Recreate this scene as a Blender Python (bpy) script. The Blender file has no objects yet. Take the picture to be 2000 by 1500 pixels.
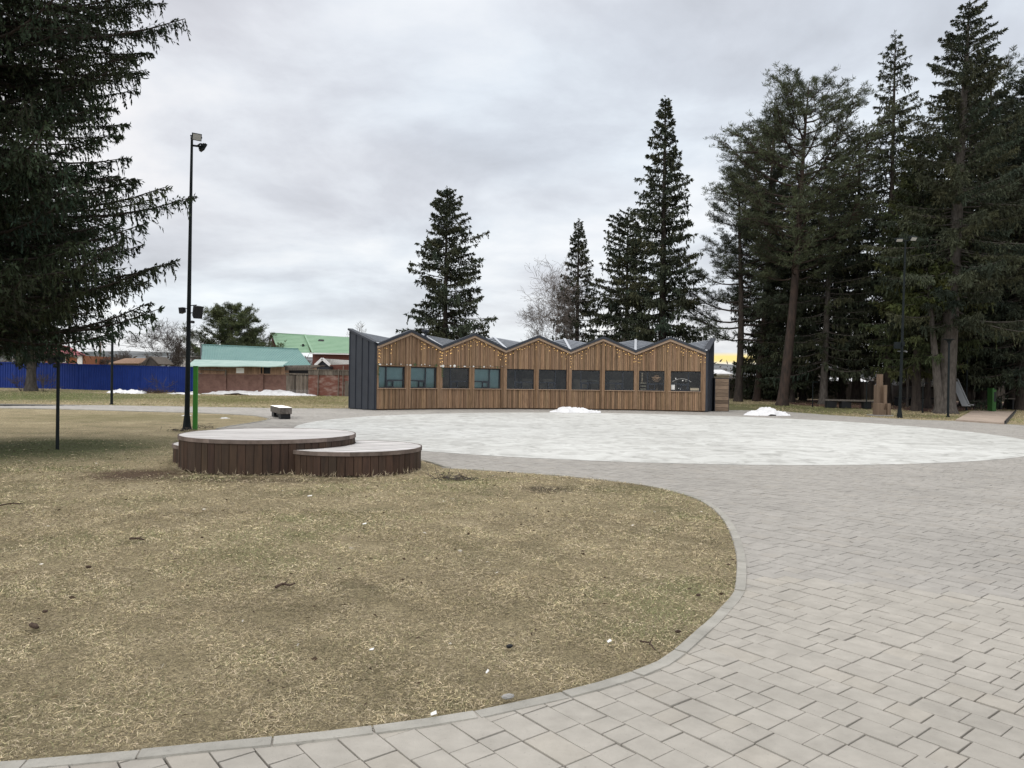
import bpy, bmesh, math, random
import numpy as np
from mathutils import Vector
R_ = math.radians
scene = bpy.context.scene
COL = scene.collection
random.seed(7)

# ------------------------------------------------------------------ camera model
F, H0, ROLL, CAMH = 1450.0, 744.0, 0.0135, 1.6
_t = math.atan((750 - H0) / F)
_f = np.array([0, math.cos(_t), -math.sin(_t)]); _r0 = np.array([1, 0, 0.]); _u0 = np.array([0, math.sin(_t), math.cos(_t)])
_r = _r0 * math.cos(ROLL) + _u0 * math.sin(ROLL); _u = -_r0 * math.sin(ROLL) + _u0 * math.cos(ROLL)
def ray(u, v): return _f + _r * ((u - 1000) / F) + _u * ((750 - v) / F)
def P(u, v, d):
    q = ray(u, v); q = q * (d / q[1]); return np.array([q[0], q[1], q[2] + CAMH])
def sst(a, b, x):
    t = min(1, max(0, (x - a) / (b - a))); return t * t * (3 - 2 * t)
def terr(x, y):
    return sst(40, 62, y) * (0.2 + 0.27 * sst(-20, -43, x) + 0.12 * sst(8, 25, x))
def G(u, v, z=None):
    q = ray(u, v)
    zz = 0.0 if z is None else z
    for _ in range(1 if z is not None else 12):
        s = (zz - CAMH) / q[2]
        if z is None:
            n = terr(q[0] * s, q[1] * s); zz = 0.5 * zz + 0.5 * n
    s = (zz - CAMH) / q[2]
    return np.array([q[0] * s, q[1] * s, zz])
def horizon(u): return H0 + (u - 1000) * ROLL
def on(u, d, dz=0.0):           # ground point in the column of pixel u at distance d
    x = (u - 1000) / F * d
    return np.array([x, d, terr(x, d) + dz])

# ------------------------------------------------------------------ materials
MATS = {}
def N(nt, t, **kw):
    n = nt.nodes.new(t)
    for k, v in kw.items():
        if k in n.inputs: n.inputs[k].default_value = v
        else: setattr(n, k, v)
    return n
def ramp(nt, stops):
    r = nt.nodes.new('ShaderNodeValToRGB'); e = r.color_ramp.elements
    while len(e) < len(stops): e.new(0.5)
    for i, (p, c) in enumerate(stops):
        e[i].position = p; e[i].color = (*c, 1) if len(c) == 3 else c
    return r
def mat(name, col, rough=0.8, col2=None, scale=3.0, stretch=(1, 1, 1), attr=False, bump=0.0, bscale=30.0, metal=0.0, spec=0.3, detail=5.0, lo=0.35, hi=0.65, stain=None):
    m = bpy.data.materials.new(name); m.use_nodes = True; nt = m.node_tree; nt.nodes.clear(); L = nt.links
    out = N(nt, 'ShaderNodeOutputMaterial'); b = N(nt, 'ShaderNodeBsdfPrincipled')
    L.new(b.outputs[0], out.inputs[0])
    b.inputs['Roughness'].default_value = rough; b.inputs['Metallic'].default_value = metal
    b.inputs['Specular IOR Level'].default_value = spec
    g = N(nt, 'ShaderNodeNewGeometry'); mp = N(nt, 'ShaderNodeMapping'); mp.inputs['Scale'].default_value = stretch
    L.new(g.outputs['Position'], mp.inputs['Vector'])
    src = None
    if col2 is not None:
        n = N(nt, 'ShaderNodeTexNoise', Scale=scale, Detail=detail, Roughness=0.6); L.new(mp.outputs[0], n.inputs['Vector'])
        r = ramp(nt, [(lo, col), (hi, col2)]); L.new(n.outputs[0], r.inputs[0]); src = r.outputs[0]
    if attr:
        a = N(nt, 'ShaderNodeAttribute', attribute_name='Col')
        if src is None:
            rgb = N(nt, 'ShaderNodeRGB'); rgb.outputs[0].default_value = (*col, 1); src = rgb.outputs[0]
        mx = N(nt, 'ShaderNodeMix', data_type='RGBA', blend_type='MULTIPLY'); mx.inputs[0].default_value = 1
        L.new(src, mx.inputs[6]); L.new(a.outputs['Color'], mx.inputs[7]); src = mx.outputs[2]
    if stain:
        for sc_, a0, a1, p0, p1 in stain:
            nn = N(nt, 'ShaderNodeTexNoise', Scale=sc_, Detail=5.0, Roughness=.65); L.new(mp.outputs[0], nn.inputs['Vector'])
            rr = ramp(nt, [(p0, (a0,) * 3), (p1, (a1,) * 3)]); L.new(nn.outputs[0], rr.inputs[0])
            mx = N(nt, 'ShaderNodeMix', data_type='RGBA', blend_type='MULTIPLY'); mx.inputs[0].default_value = 1
            L.new(src, mx.inputs[6]); L.new(rr.outputs[0], mx.inputs[7]); src = mx.outputs[2]
    if src is None: b.inputs['Base Color'].default_value = (*col, 1)
    else: L.new(src, b.inputs['Base Color'])
    if bump:
        n2 = N(nt, 'ShaderNodeTexNoise', Scale=bscale, Detail=6.0, Roughness=0.65); L.new(mp.outputs[0], n2.inputs['Vector'])
        bp = N(nt, 'ShaderNodeBump', Strength=bump, Distance=0.02); L.new(n2.outputs[0], bp.inputs['Height']); L.new(bp.outputs[0], b.inputs['Normal'])
    MATS[name] = m
    return m
mat('needle', (0.062, 0.070, 0.041), 0.75, (0.036, 0.045, 0.030), 0.9, attr=True, spec=0.15)
mat('pine_needle', (0.092, 0.103, 0.054), 0.7, (0.055, 0.068, 0.044), 1.2, attr=True, spec=0.15)
mat('bark', (0.062, 0.050, 0.042), 0.95, (0.028, 0.023, 0.021), 9, (1, 1, .25), bump=1.0, bscale=14)
mat('pale_bark', (0.115, 0.103, 0.092), 0.95, (0.055, 0.048, 0.042), 9, (1, 1, .3), bump=1.0, bscale=14)
mat('pine_bark', (0.066, 0.045, 0.036), 0.95, (0.030, 0.024, 0.021), 6, (1, 1, .3), bump=1.0, bscale=12)
mat('twig', (0.105, 0.088, 0.076), 0.9, (0.06, 0.05, 0.045), 4)
mat('birch_twig', (0.22, 0.195, 0.18), 0.9, (0.13, 0.11, 0.10), 2)
mat('paver', (0.447, 0.423, 0.379), 0.9, (0.382, 0.360, 0.321), 9, attr=True, bump=0.3, bscale=160, spec=0.15, detail=9, lo=.3, hi=.7, stain=((.5, .91, 1.03, .35, .6), (3.0, .93, 1.03, .38, .55), (60, .72, 1.0, .27, .38)))
mat('joint', (0.012, 0.0115, 0.010), 1.0, (0.030, 0.028, 0.025), 3)
mat('kerb', (0.41, 0.396, 0.356), 0.9, (0.32, 0.309, 0.276), 5, stain=((30, .8, 1.0, .3, .42),), attr=True, bump=0.4, bscale=90)
mat('blade', (0.79, 0.677, 0.48), 0.85, (0.59, 0.492, 0.335), 1.3, attr=True, spec=0.15)
mat('clad', (0.315, 0.206, 0.128), 0.8, (0.20, 0.130, 0.082), 5, (6, 6, .5), attr=True, bump=0.3, bscale=16)
mat('trim', (0.42, 0.31, 0.22), 0.8, (0.33, 0.235, 0.165), 5, (3, 3, 3))
mat('anthracite', (0.024, 0.029, 0.040), 0.5, (0.031, 0.037, 0.049), 2, spec=0.4)
mat('roof_metal', (0.24, 0.26, 0.29), 0.32, (0.30, 0.32, 0.35), 3, metal=0.55, spec=0.5)
mat('flashing', (0.62, 0.65, 0.69), 0.35, metal=0.4)
mat('frame', (0.032, 0.038, 0.048), 0.45)
mat('interior', (0.06, 0.05, 0.042), 0.9, (0.22, 0.18, 0.14), 1.6, attr=True)
mat('blind', (0.34, 0.56, 0.58), 0.75, (0.42, 0.64, 0.66), 2)
mat('podium_side', (0.066, 0.041, 0.028), 0.7, (0.040, 0.026, 0.019), 4, (5, 5, .6), attr=True, bump=0.3, bscale=20)
mat('podium_deck', (0.76, 0.74, 0.72), 0.6, (0.56, 0.535, 0.515), 3, (.6, 5, 3), attr=True, bump=0.3, bscale=20)
mat('podium_rim', (0.20, 0.16, 0.14), 0.75, (0.11, 0.085, 0.072), 5, attr=True)
mat('post', (0.008, 0.012, 0.013), 0.65, (0.013, 0.017, 0.019), 4, spec=0.15)
mat('black', (0.012, 0.013, 0.015), 0.55)
mat('lamp_glass', (0.42, 0.42, 0.40), 0.25)
mat('green', (0.038, 0.18, 0.024), 0.5, (0.045, 0.21, 0.032), 5)
mat('green_in_shade', (0.024, 0.085, 0.018), 0.6, (0.03, 0.10, 0.024), 5)  # green of the information post, darkened to paint the shade it stands in
mat('snow', (0.84, 0.85, 0.87), 0.65, (0.58, 0.58, 0.58), 2.6, bump=1.0, bscale=9, lo=.42, hi=.78)
mat('blue', (0.008, 0.031, 0.20), 0.5, (0.012, 0.040, 0.24), 1.2, spec=0.25)
mat('brick', (0.13, 0.073, 0.060), 0.9, (0.19, 0.112, 0.092), 3, bump=.4, bscale=12)
mat('brick_dark', (0.15, 0.062, 0.05), 0.9, (0.20, 0.085, 0.068), 2)
mat('orange_brick', (0.30, 0.12, 0.065), 0.9, (0.36, 0.16, 0.09), 3)
mat('teal_roof', (0.175, 0.315, 0.30), 0.55, (0.205, 0.35, 0.33), .8)
mat('awning', (0.32, 0.45, 0.41), 0.6, (0.40, 0.52, 0.475), 1.5)
mat('green_roof', (0.215, 0.36, 0.235), 0.55, (0.25, 0.40, 0.265), .8)
mat('red_roof', (0.30, 0.07, 0.085), 0.5, (0.36, 0.10, 0.11), .8)
mat('old_wood', (0.19, 0.165, 0.14), 0.95, (0.10, 0.085, 0.072), 3, (4, 4, .5), attr=True)
mat('warm_wood', (0.31, 0.20, 0.135), 0.9, (0.22, 0.14, 0.095), 3, (5, 5, .5), attr=True)
mat('fence_wood', (0.12, 0.105, 0.092), 0.95, (0.06, 0.052, 0.046), 3, (4, 4, .5), attr=True)
mat('white', (0.78, 0.78, 0.78), 0.7)
mat('board_walk', (0.50, 0.41, 0.335), 0.85, (0.39, 0.315, 0.255), 2, attr=True)
mat('bench_wood', (0.15, 0.135, 0.12), 0.8, (0.085, 0.075, 0.066), 4, (3, 3, 3), attr=True)
mat('sculpture_wood', (0.19, 0.135, 0.095), 0.85, (0.13, 0.092, 0.065), 3, (5, 5, .4), attr=True)
mat('box_wood', (0.30, 0.22, 0.155), 0.85, (0.20, 0.145, 0.105), 4, (1, 1, 6), attr=True)
mat('steel', (0.20, 0.21, 0.22), 0.5, metal=0.3)
mat('paper', (0.80, 0.80, 0.78), 0.9)
mat('leaf', (0.05, 0.13, 0.05), 0.7)
mat('cream', (0.62, 0.55, 0.42), 0.8)
mat('pale_wall', (0.60, 0.58, 0.55), 0.9, (0.5, 0.48, 0.46), 1)
mat('red_rubber', (0.085, 0.040, 0.034), 0.95, (0.12, 0.06, 0.048), 1.2)
mat('cone', (0.045, 0.030, 0.022), 0.9, (0.08, 0.055, 0.04), 30)
mat('concrete', (0.36, 0.355, 0.34), 0.9, (0.28, 0.275, 0.265), 3)

def emit(name, col, s):
    m = bpy.data.materials.new(name); m.use_nodes = True; nt = m.node_tree; nt.nodes.clear()
    e = N(nt, 'ShaderNodeEmission'); e.inputs[0].default_value = (*col, 1); e.inputs[1].default_value = s
    nt.links.new(e.outputs[0], N(nt, 'ShaderNodeOutputMaterial').inputs[0]); MATS[name] = m
emit('bulb_light', (1.0, 0.62, 0.22), 1.9)

def glass():
    m = bpy.data.materials.new('glass'); m.use_nodes = True; nt = m.node_tree; nt.nodes.clear(); L = nt.links
    out = N(nt, 'ShaderNodeOutputMaterial'); mix = N(nt, 'ShaderNodeMixShader')
    tr = N(nt, 'ShaderNodeBsdfTransparent'); tr.inputs[0].default_value = (.74, .78, .79, 1)
    gl = N(nt, 'ShaderNodeBsdfGlossy'); gl.inputs['Roughness'].default_value = 0.02; gl.inputs[0].default_value = (.9, .95, 1, 1)
    fr = N(nt, 'ShaderNodeFresnel', IOR=1.5); L.new(fr.outputs[0], mix.inputs[0]); L.new(tr.outputs[0], mix.inputs[1]); L.new(gl.outputs[0], mix.inputs[2])
    L.new(mix.outputs[0], out.inputs[0]); MATS['glass'] = m
glass()

def lawn_mat():
    m = bpy.data.materials.new('lawn'); m.use_nodes = True; nt = m.node_tree; nt.nodes.clear(); L = nt.links
    out = N(nt, 'ShaderNodeOutputMaterial'); b = N(nt, 'ShaderNodeBsdfPrincipled'); L.new(b.outputs[0], out.inputs[0])
    b.inputs['Roughness'].default_value = .95; b.inputs['Specular IOR Level'].default_value = .1
    g = N(nt, 'ShaderNodeNewGeometry')
    n1 = N(nt, 'ShaderNodeTexNoise', Scale=.8, Detail=8.0, Roughness=.68); L.new(g.outputs[0], n1.inputs['Vector'])
    r1 = ramp(nt, [(.30, (.20, .185, .105)), (.42, (.31, .263, .165)), (.55, (.38, .32, .205)), (.70, (.47, .40, .267))]); L.new(n1.outputs[0], r1.inputs[0])
    n2 = N(nt, 'ShaderNodeTexNoise', Scale=38.0, Detail=9.0, Roughness=.82, Distortion=1.5); L.new(g.outputs[0], n2.inputs['Vector'])
    r2 = ramp(nt, [(.36, (.22, .22, .20)), (.49, (.85, .85, .83)), (.56, (1.25, 1.24, 1.2)), (.66, (2.0, 1.95, 1.85))]); L.new(n2.outputs[0], r2.inputs[0])
    mx = N(nt, 'ShaderNodeMix', data_type='RGBA', blend_type='MULTIPLY'); mx.inputs[0].default_value = 1
    L.new(r1.outputs[0], mx.inputs[6]); L.new(r2.outputs[0], mx.inputs[7]); cur = mx.outputs[2]
    # greener turf, bare earth and the near spruce's painted shade (patches that lie at fixed spots of the lawn)
    def patch(cur, cx, cy, rx, ry, col, s=1.0, soft=(.35, 1.0)):
        mp = N(nt, 'ShaderNodeMapping'); mp.inputs['Location'].default_value = (-cx / rx, -cy / ry, 0); mp.inputs['Scale'].default_value = (1 / rx, 1 / ry, 0)
        L.new(g.outputs[0], mp.inputs[0])
        nz = N(nt, 'ShaderNodeTexNoise', Scale=2.2, Detail=5.0); L.new(mp.outputs[0], nz.inputs['Vector'])
        ad = N(nt, 'ShaderNodeVectorMath', operation='MULTIPLY_ADD'); L.new(nz.outputs['Color'], ad.inputs[0]); ad.inputs[1].default_value = (1.0, 1.0, 0); L.new(mp.outputs[0], ad.inputs[2])
        sb = N(nt, 'ShaderNodeVectorMath', operation='SUBTRACT'); L.new(ad.outputs[0], sb.inputs[0]); sb.inputs[1].default_value = (.5, .5, 0)
        ln = N(nt, 'ShaderNodeVectorMath', operation='LENGTH'); L.new(sb.outputs[0], ln.inputs[0])
        rr = ramp(nt, [(soft[0], (s, s, s)), (soft[1], (0, 0, 0))]); L.new(ln.outputs['Value'], rr.inputs[0])
        q = N(nt, 'ShaderNodeMix', data_type='RGBA'); L.new(rr.outputs[0], q.inputs[0]); L.new(cur, q.inputs[6]); q.inputs[7].default_value = (*col, 1)
        return q.outputs[2]
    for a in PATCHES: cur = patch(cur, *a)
    L.new(cur, b.inputs['Base Color'])
    bp = N(nt, 'ShaderNodeBump', Strength=.9, Distance=.03); L.new(n2.outputs[0], bp.inputs['Height']); L.new(bp.outputs[0], b.inputs['Normal'])
    MATS['lawn'] = m

def disc_mat():
    m = bpy.data.materials.new('white_disc'); m.use_nodes = True; nt = m.node_tree; nt.nodes.clear(); L = nt.links
    out = N(nt, 'ShaderNodeOutputMaterial'); b = N(nt, 'ShaderNodeBsdfPrincipled'); L.new(b.outputs[0], out.inputs[0])
    b.inputs['Roughness'].default_value = .6; b.inputs['Specular IOR Level'].default_value = .2
    g = N(nt, 'ShaderNodeNewGeometry')
    n1 = N(nt, 'ShaderNodeTexNoise', Scale=1.7, Detail=9.0, Roughness=.66, Distortion=1.2); L.new(g.outputs[0], n1.inputs['Vector'])
    r1 = ramp(nt, [(.30, (.42, .42, .40)), (.43, (.585, .585, .56)), (.55, (.72, .725, .70)), (.72, (.80, .81, .785))]); L.new(n1.outputs[0], r1.inputs[0])
    n3 = N(nt, 'ShaderNodeTexNoise', Scale=.16, Detail=3.0); L.new(g.outputs[0], n3.inputs['Vector'])
    r3 = ramp(nt, [(.35, (.80, .80, .785)), (.62, (.94, .945, .935))]); L.new(n3.outputs[0], r3.inputs[0])
    mx = N(nt, 'ShaderNodeMix', data_type='RGBA', blend_type='MULTIPLY'); mx.inputs[0].default_value = 1
    L.new(r1.outputs[0], mx.inputs[6]); L.new(r3.outputs[0], mx.inputs[7]); L.new(mx.outputs[2], b.inputs['Base Color'])
    bp = N(nt, 'ShaderNodeBump', Strength=.3, Distance=.02); L.new(n1.outputs[0], bp.inputs['Height']); L.new(bp.outputs[0], b.inputs['Normal'])
    MATS['white_disc'] = m
disc_mat()

# ------------------------------------------------------------------ object helpers
LOC = {}
def tag(o, label=None, cat=None, group=None, kind=None):
    if label: o['label'] = label
    if cat: o['category'] = cat
    if group: o['group'] = group
    if kind: o['kind'] = kind
    return o
def thing(name, label, cat, loc, group=None):
    o = bpy.data.objects.new(name, None); COL.objects.link(o); o.location = [float(c) for c in loc]
    o.empty_display_size = .2
    LOC[o.name] = np.array(loc, float); return tag(o, label, cat, group)
def link_mesh(name, me, mtl, parent=None, smooth=False, origin=None):
    o = bpy.data.objects.new(name, me); COL.objects.link(o)
    if mtl: me.materials.append(MATS[mtl])
    me.shade_smooth() if smooth else me.shade_flat()
    if parent is not None:
        o.parent = parent; LOC[o.name] = LOC[parent.name]
    elif origin is not None:
        o.location = [float(c) for c in origin]; LOC[o.name] = np.array(origin, float)
    return o
def np_mesh(name, v, f, mtl, parent=None, col=None, smooth=False, origin=None):
    """v (n,3), f (m,k) arrays, world coordinates"""
    v = np.asarray(v, np.float64)
    off = LOC[parent.name] if parent is not None else (np.array(origin, float) if origin is not None else np.zeros(3))
    v = (v - off).astype(np.float32); f = np.asarray(f, np.int32)
    me = bpy.data.meshes.new(name); m, k = f.shape
    me.vertices.add(len(v)); me.vertices.foreach_set('co', v.ravel())
    me.loops.add(m * k); me.loops.foreach_set('vertex_index', f.ravel())
    me.polygons.add(m); me.polygons.foreach_set('loop_start', np.arange(0, m * k, k, dtype=np.int32))
    if col is not None:
        a = me.color_attributes.new('Col', 'FLOAT_COLOR', 'POINT')
        c = np.ones((len(v), 4), np.float32); c[:, :3] = col; a.data.foreach_set('color', c.ravel())
    me.update(calc_edges=True)
    return link_mesh(name, me, mtl, parent, smooth, origin)
class MB:
    def __init__(s): s.v = []; s.f = []; s.c = []
    def add(s, vs, fs, c=(1, 1, 1)):
        b = len(s.v); s.v += [tuple(map(float, p)) for p in vs]; s.f += [tuple(b + i for i in q) for q in fs]
        if isinstance(c, (int, float)): c = (c, c, c)
        s.c += [tuple(c)] * len(vs)
    BF = [(0, 3, 2, 1), (4, 5, 6, 7), (0, 1, 5, 4), (1, 2, 6, 5), (2, 3, 7, 6), (3, 0, 4, 7)]
    def hexa(s, p, c=(1, 1, 1)): s.add(p, s.BF, c)          # 4 bottom + 4 top points
    def box(s, ctr, size, rot=0.0, c=(1, 1, 1)):
        x, y, z = [q / 2 for q in size]; ca, sa = math.cos(rot), math.sin(rot)
        ps = [(-x, -y, -z), (x, -y, -z), (x, y, -z), (-x, y, -z), (-x, -y, z), (x, -y, z), (x, y, z), (-x, y, z)]
        s.hexa([(ctr[0] + a * ca - b * sa, ctr[1] + a * sa + b * ca, ctr[2] + d) for a, b, d in ps], c)
    def bar(s, a, b, w, h=None, c=(1, 1, 1)):               # rectangular bar from a to b
        h = h or w; a = Vector(a); b = Vector(b); d = (b - a).normalized()
        x = d.cross(Vector((0, 0, 1)));  x = Vector((1, 0, 0)) if x.length < 1e-4 else x.normalized()
        y = x.cross(d).normalized(); x = x * w / 2; y = y * h / 2
        s.hexa([a - x - y, a + x - y, b + x - y, b - x - y, a - x + y, a + x + y, b + x + y, b - x + y], c)
    def quad(s, a, b, c_, d, c=(1, 1, 1)): s.add([a, b, c_, d], [(0, 1, 2, 3)], c)
    def tube(s, pts, rad, n=10, c=(1, 1, 1), cap=True):
        pts = [Vector(p) for p in pts]; rings = []
        for i, p in enumerate(pts):
            d = (pts[min(i + 1, len(pts) - 1)] - pts[max(i - 1, 0)]).normalized()
            x = d.cross(Vector((0, 0, 1)) if abs(d.z) < .95 else Vector((1, 0, 0))).normalized(); y = d.cross(x)
            r = rad[i] if hasattr(rad, '__len__') else rad
            rings.append([p + (x * math.cos(2 * math.pi * k / n) + y * math.sin(2 * math.pi * k / n)) * r for k in range(n)])
        vs = [q for ring in rings for q in ring]; fs = []
        for i in range(len(pts) - 1):
            for k in range(n):
                k2 = (k + 1) % n; fs.append((i * n + k, i * n + k2, (i + 1) * n + k2, (i + 1) * n + k))
        if cap: fs += [tuple(range(n))[::-1], tuple((len(pts) - 1) * n + k for k in range(n))]
        s.add(vs, fs, c)
    def prism(s, poly, z0, z1, c=(1, 1, 1), top=True):       # poly: list of (x,y)
        n = len(poly); vs = [(x, y, z0) for x, y in poly] + [(x, y, z1) for x, y in poly]
        fs = [(k, (k + 1) % n, n + (k + 1) % n, n + k) for k in range(n)]
        if top: fs += [tuple(range(n, 2 * n)), tuple(range(n))[::-1]]
        s.add(vs, fs, c)
    def slab(s, pts, thick, c=(1, 1, 1)):                    # a planar polygon given a thickness along its normal
        p = [Vector(q) for q in pts]; nrm = Vector((0, 0, 0))
        for i in range(len(p)): nrm += p[i].cross(p[(i + 1) % len(p)])
        nrm = nrm.normalized() * thick; n = len(p)
        vs = p + [q - nrm for q in p]
        fs = [tuple(range(n)), tuple(range(n, 2 * n))[::-1]] + [(k, n + k, n + (k + 1) % n, (k + 1) % n) for k in range(n)]
        s.add(vs, fs, c)
    def corr(s, A, B, C, D, n, amp, c=(1, 1, 1)):            # trapezoid-profiled sheet, A-B top edge, D-C bottom edge
        A, B, C, D = map(Vector, (A, B, C, D)); nr = (B - A).cross(D - A).normalized() * amp
        vs = []; k = 0
        for i in range(n):
            for q, o in ((0, 0), (.35, 0), (.5, 1), (.85, 1)):
                t = (i + q) / n; vs += [A.lerp(B, t) + nr * o, D.lerp(C, t) + nr * o]
        vs += [B, C]
        fs = [(2 * i, 2 * i + 1, 2 * i + 3, 2 * i + 2) for i in range(len(vs) // 2 - 1)]
        s.add(vs, fs, c)
    def build(s, name, mtl, parent=None, smooth=False, origin=None, bevel=0):
        off = LOC[parent.name] if parent is not None else (np.array(origin, float) if origin is not None else np.zeros(3))
        v = np.array(s.v) - off
        me = bpy.data.meshes.new(name); me.from_pydata([tuple(p) for p in v], [], s.f)
        a = me.color_attributes.new('Col', 'FLOAT_COLOR', 'POINT')
        c = np.ones((len(v), 4), np.float32); c[:, :3] = np.array(s.c); a.data.foreach_set('color', c.ravel())
        me.update()
        o = link_mesh(name, me, mtl, parent, smooth, origin)
        if bevel:
            b = o.modifiers.new('bevel', 'BEVEL'); b.width = bevel; b.segments = 2; b.limit_method = 'ANGLE'
        return o
def kids(o): return [c for c in bpy.data.objects if c.parent == o]
def copy_tree(o, parent=None):
    c = o.copy(); COL.objects.link(c); c.parent = parent
    for ch in kids(o): copy_tree(ch, c)
    return c

# ------------------------------------------------------------------ plan of the ground
DC = np.array([4.55, 26.55]); DR = 11.85
def px2(l): return [tuple(G(u, v, 0)[:2]) for u, v in l]
def catmull(p, n=6):
    o = []
    for i in range(len(p) - 1):
        p0, p1, p2, p3 = [np.array(p[min(max(j, 0), len(p) - 1)]) for j in (i - 1, i, i + 1, i + 2)]
        for k in range(n):
            t = k / n
            o.append(tuple(.5 * (2 * p1 + (p2 - p0) * t + (2 * p0 - 5 * p1 + 4 * p2 - p3) * t * t + (3 * p1 - p0 - 3 * p2 + p3) * t ** 3)))
    o.append(tuple(p[-1])); return o
edge_path = catmull(px2([(-120, 795), (0, 797.5), (130, 800), (260, 803.5), (370, 806.5), (450, 809.5), (500, 813), (526, 818)]))
edge_tip = catmull(px2([(526, 818), (520, 820.5), (500, 824.5), (450, 832), (420, 838)]), 4)
b0 = G(870, 914, 0)[:2]
edge_mid = catmull([edge_tip[-1], (-5.2, 20.5), (-3.6, 17.2), (-1.9, 14.9), tuple(b0)], 5)
edge_near = catmull(px2([(870, 914), (980, 921), (1100, 930), (1200, 940), (1270, 950), (1330, 964), (1375, 982), (1405, 1007), (1426, 1042), (1437, 1082), (1438, 1122), (1433, 1158)]), 5)
edge_near2 = catmull(px2([(1433, 1158), (1392, 1202), (1330, 1258), (1285, 1292), (1200, 1324), (1100, 1351), (980, 1377), (900, 1394), (750, 1416), (600, 1434), (450, 1448), (300, 1463), (100, 1480), (0, 1488), (-150, 1498)]), 4)
LAWN_A = edge_path + edge_tip[1:] + edge_mid[1:] + edge_near[1:] + edge_near2[1:] + [(-16, 2.2), (-46, 8), (-60, 37)]
edge_back = catmull(px2([(-120, 787), (0, 789), (200, 791.5), (400, 794.8), (550, 797.3), (640, 798), (690, 798.2)]), 4)
LAWN_B = edge_back + [(-4.0, 50.0), (-75, 50.0), (-62, 38)]
edge_right = catmull(px2([(1424, 793), (1480, 799.5), (1600, 809.5), (1700, 815.5), (1800, 820.5), (1866, 822.3)]), 4)
bw0, bw1, bw2, bw3 = [np.array(q) for q in px2([(1866, 822.5), (1963, 829), (1985, 804), (1908, 799)])]
LAWN_C = edge_right + [tuple(bw3), (33.0, 50.5), (14.0, 50.5)]
edge_right2 = px2([(1963, 829), (2000, 831), (2060, 836)])
LAWN_D = edge_right2 + [tuple(G(2150, 806, 0)[:2]), tuple(bw2)]
LAWNS = [LAWN_A, LAWN_B, LAWN_C, LAWN_D]
PAVED = [(-62, 30), (-20, 1.0), (-6, 1.0), (14, 1.0), (34, 22), (44, 38), (34, 50), (14, 49.5), (-10, 49.5), (-62, 44)]

def in_poly(poly, x, y):
    """vectorised even-odd test"""
    x = np.asarray(x); y = np.asarray(y); r = np.zeros(x.shape, bool); n = len(poly)
    for i in range(n):
        x1, y1 = poly[i]; x2, y2 = poly[(i + 1) % n]
        if y1 == y2: continue
        c = ((y1 > y) != (y2 > y)) & (x < (x2 - x1) * (y - y1) / (y2 - y1) + x1); r ^= c
    return r
PATCHES = []
def patch_px(u, v, ru, rv, col, s=1.0, soft=(.35, 1.0)):
    c = G(u, v); rx = ru / F * c[1]; ry = abs(G(u, v - rv)[1] - G(u, v + rv)[1]) / 2
    PATCHES.append((c[0], c[1], rx, ry, col, s, soft))
patch_px(90, 875, 330, 34, (.050, .062, .026), .85)  # shade under the near spruce, painted into greener turf
patch_px(60, 772, 420, 14, (.095, .115, .042), .9)
patch_px(520, 778, 300, 9, (.15, .145, .06), .75)
patch_px(250, 815, 260, 10, (.16, .15, .07), .5)
patch_px(270, 926, 150, 16, (.085, .052, .038), .85)
patch_px(480, 936, 300, 8, (.085, .062, .042), .8)
patch_px(1075, 955, 75, 9, (.05, .04, .03), .9)
patch_px(1230, 955, 150, 12, (.095, .10, .04), .6)
patch_px(560, 783, 300, 8, (.14, .125, .052), .7)
patch_px(1500, 797, 300, 14, (.085, .095, .04), .8)
patch_px(1780, 812, 150, 8, (.10, .095, .045), .7)
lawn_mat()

def flat(name, poly, z, mtl, kind='structure'):
    bm = bmesh.new(); vs = [bm.verts.new((x, y, z)) for x, y in poly]
    es = [bm.edges.new((vs[i], vs[(i + 1) % len(vs)])) for i in range(len(vs))]
    bmesh.ops.triangle_fill(bm, use_beauty=True, edges=es)
    bmesh.ops.recalc_face_normals(bm, faces=bm.faces)
    if sum(f.normal.z for f in bm.faces) < 0: bmesh.ops.reverse_faces(bm, faces=bm.faces)
    me = bpy.data.meshes.new(name); bm.to_mesh(me); bm.free()
    return tag(link_mesh(name, me, mtl), kind=kind)

# big ground sheet
xs = np.unique(np.concatenate([np.linspace(-900, -70, 22), np.arange(-70, 71, 2.0), np.linspace(70, 900, 22)]))
ys = np.unique(np.concatenate([np.linspace(-60, 0, 5), np.arange(0, 90, 2.0), np.linspace(90, 1400, 24)]))
gx, gy = np.meshgrid(xs, ys); nx, ny = len(xs), len(ys)
gz = np.array([[terr(x, y) - .035 for x in xs] for y in ys])
idx = np.arange(nx * ny).reshape(ny, nx)
gf = np.stack([idx[:-1, :-1], idx[:-1, 1:], idx[1:, 1:], idx[1:, :-1]], -1).reshape(-1, 4)
tag(np_mesh('ground', np.stack([gx, gy, gz], -1).reshape(-1, 3), gf, 'lawn', smooth=True), kind='structure')
flat('paving_bed', PAVED, -.024, 'joint')
for p in LAWNS: flat('lawn', p, -.006, 'lawn')
circ = [(DC[0] + DR * math.cos(a) , DC[1] + DR * math.sin(a)) for a in np.linspace(0, 2 * math.pi, 128, endpoint=False)]
flat('plaza_disc', circ, .004, 'white_disc')

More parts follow.
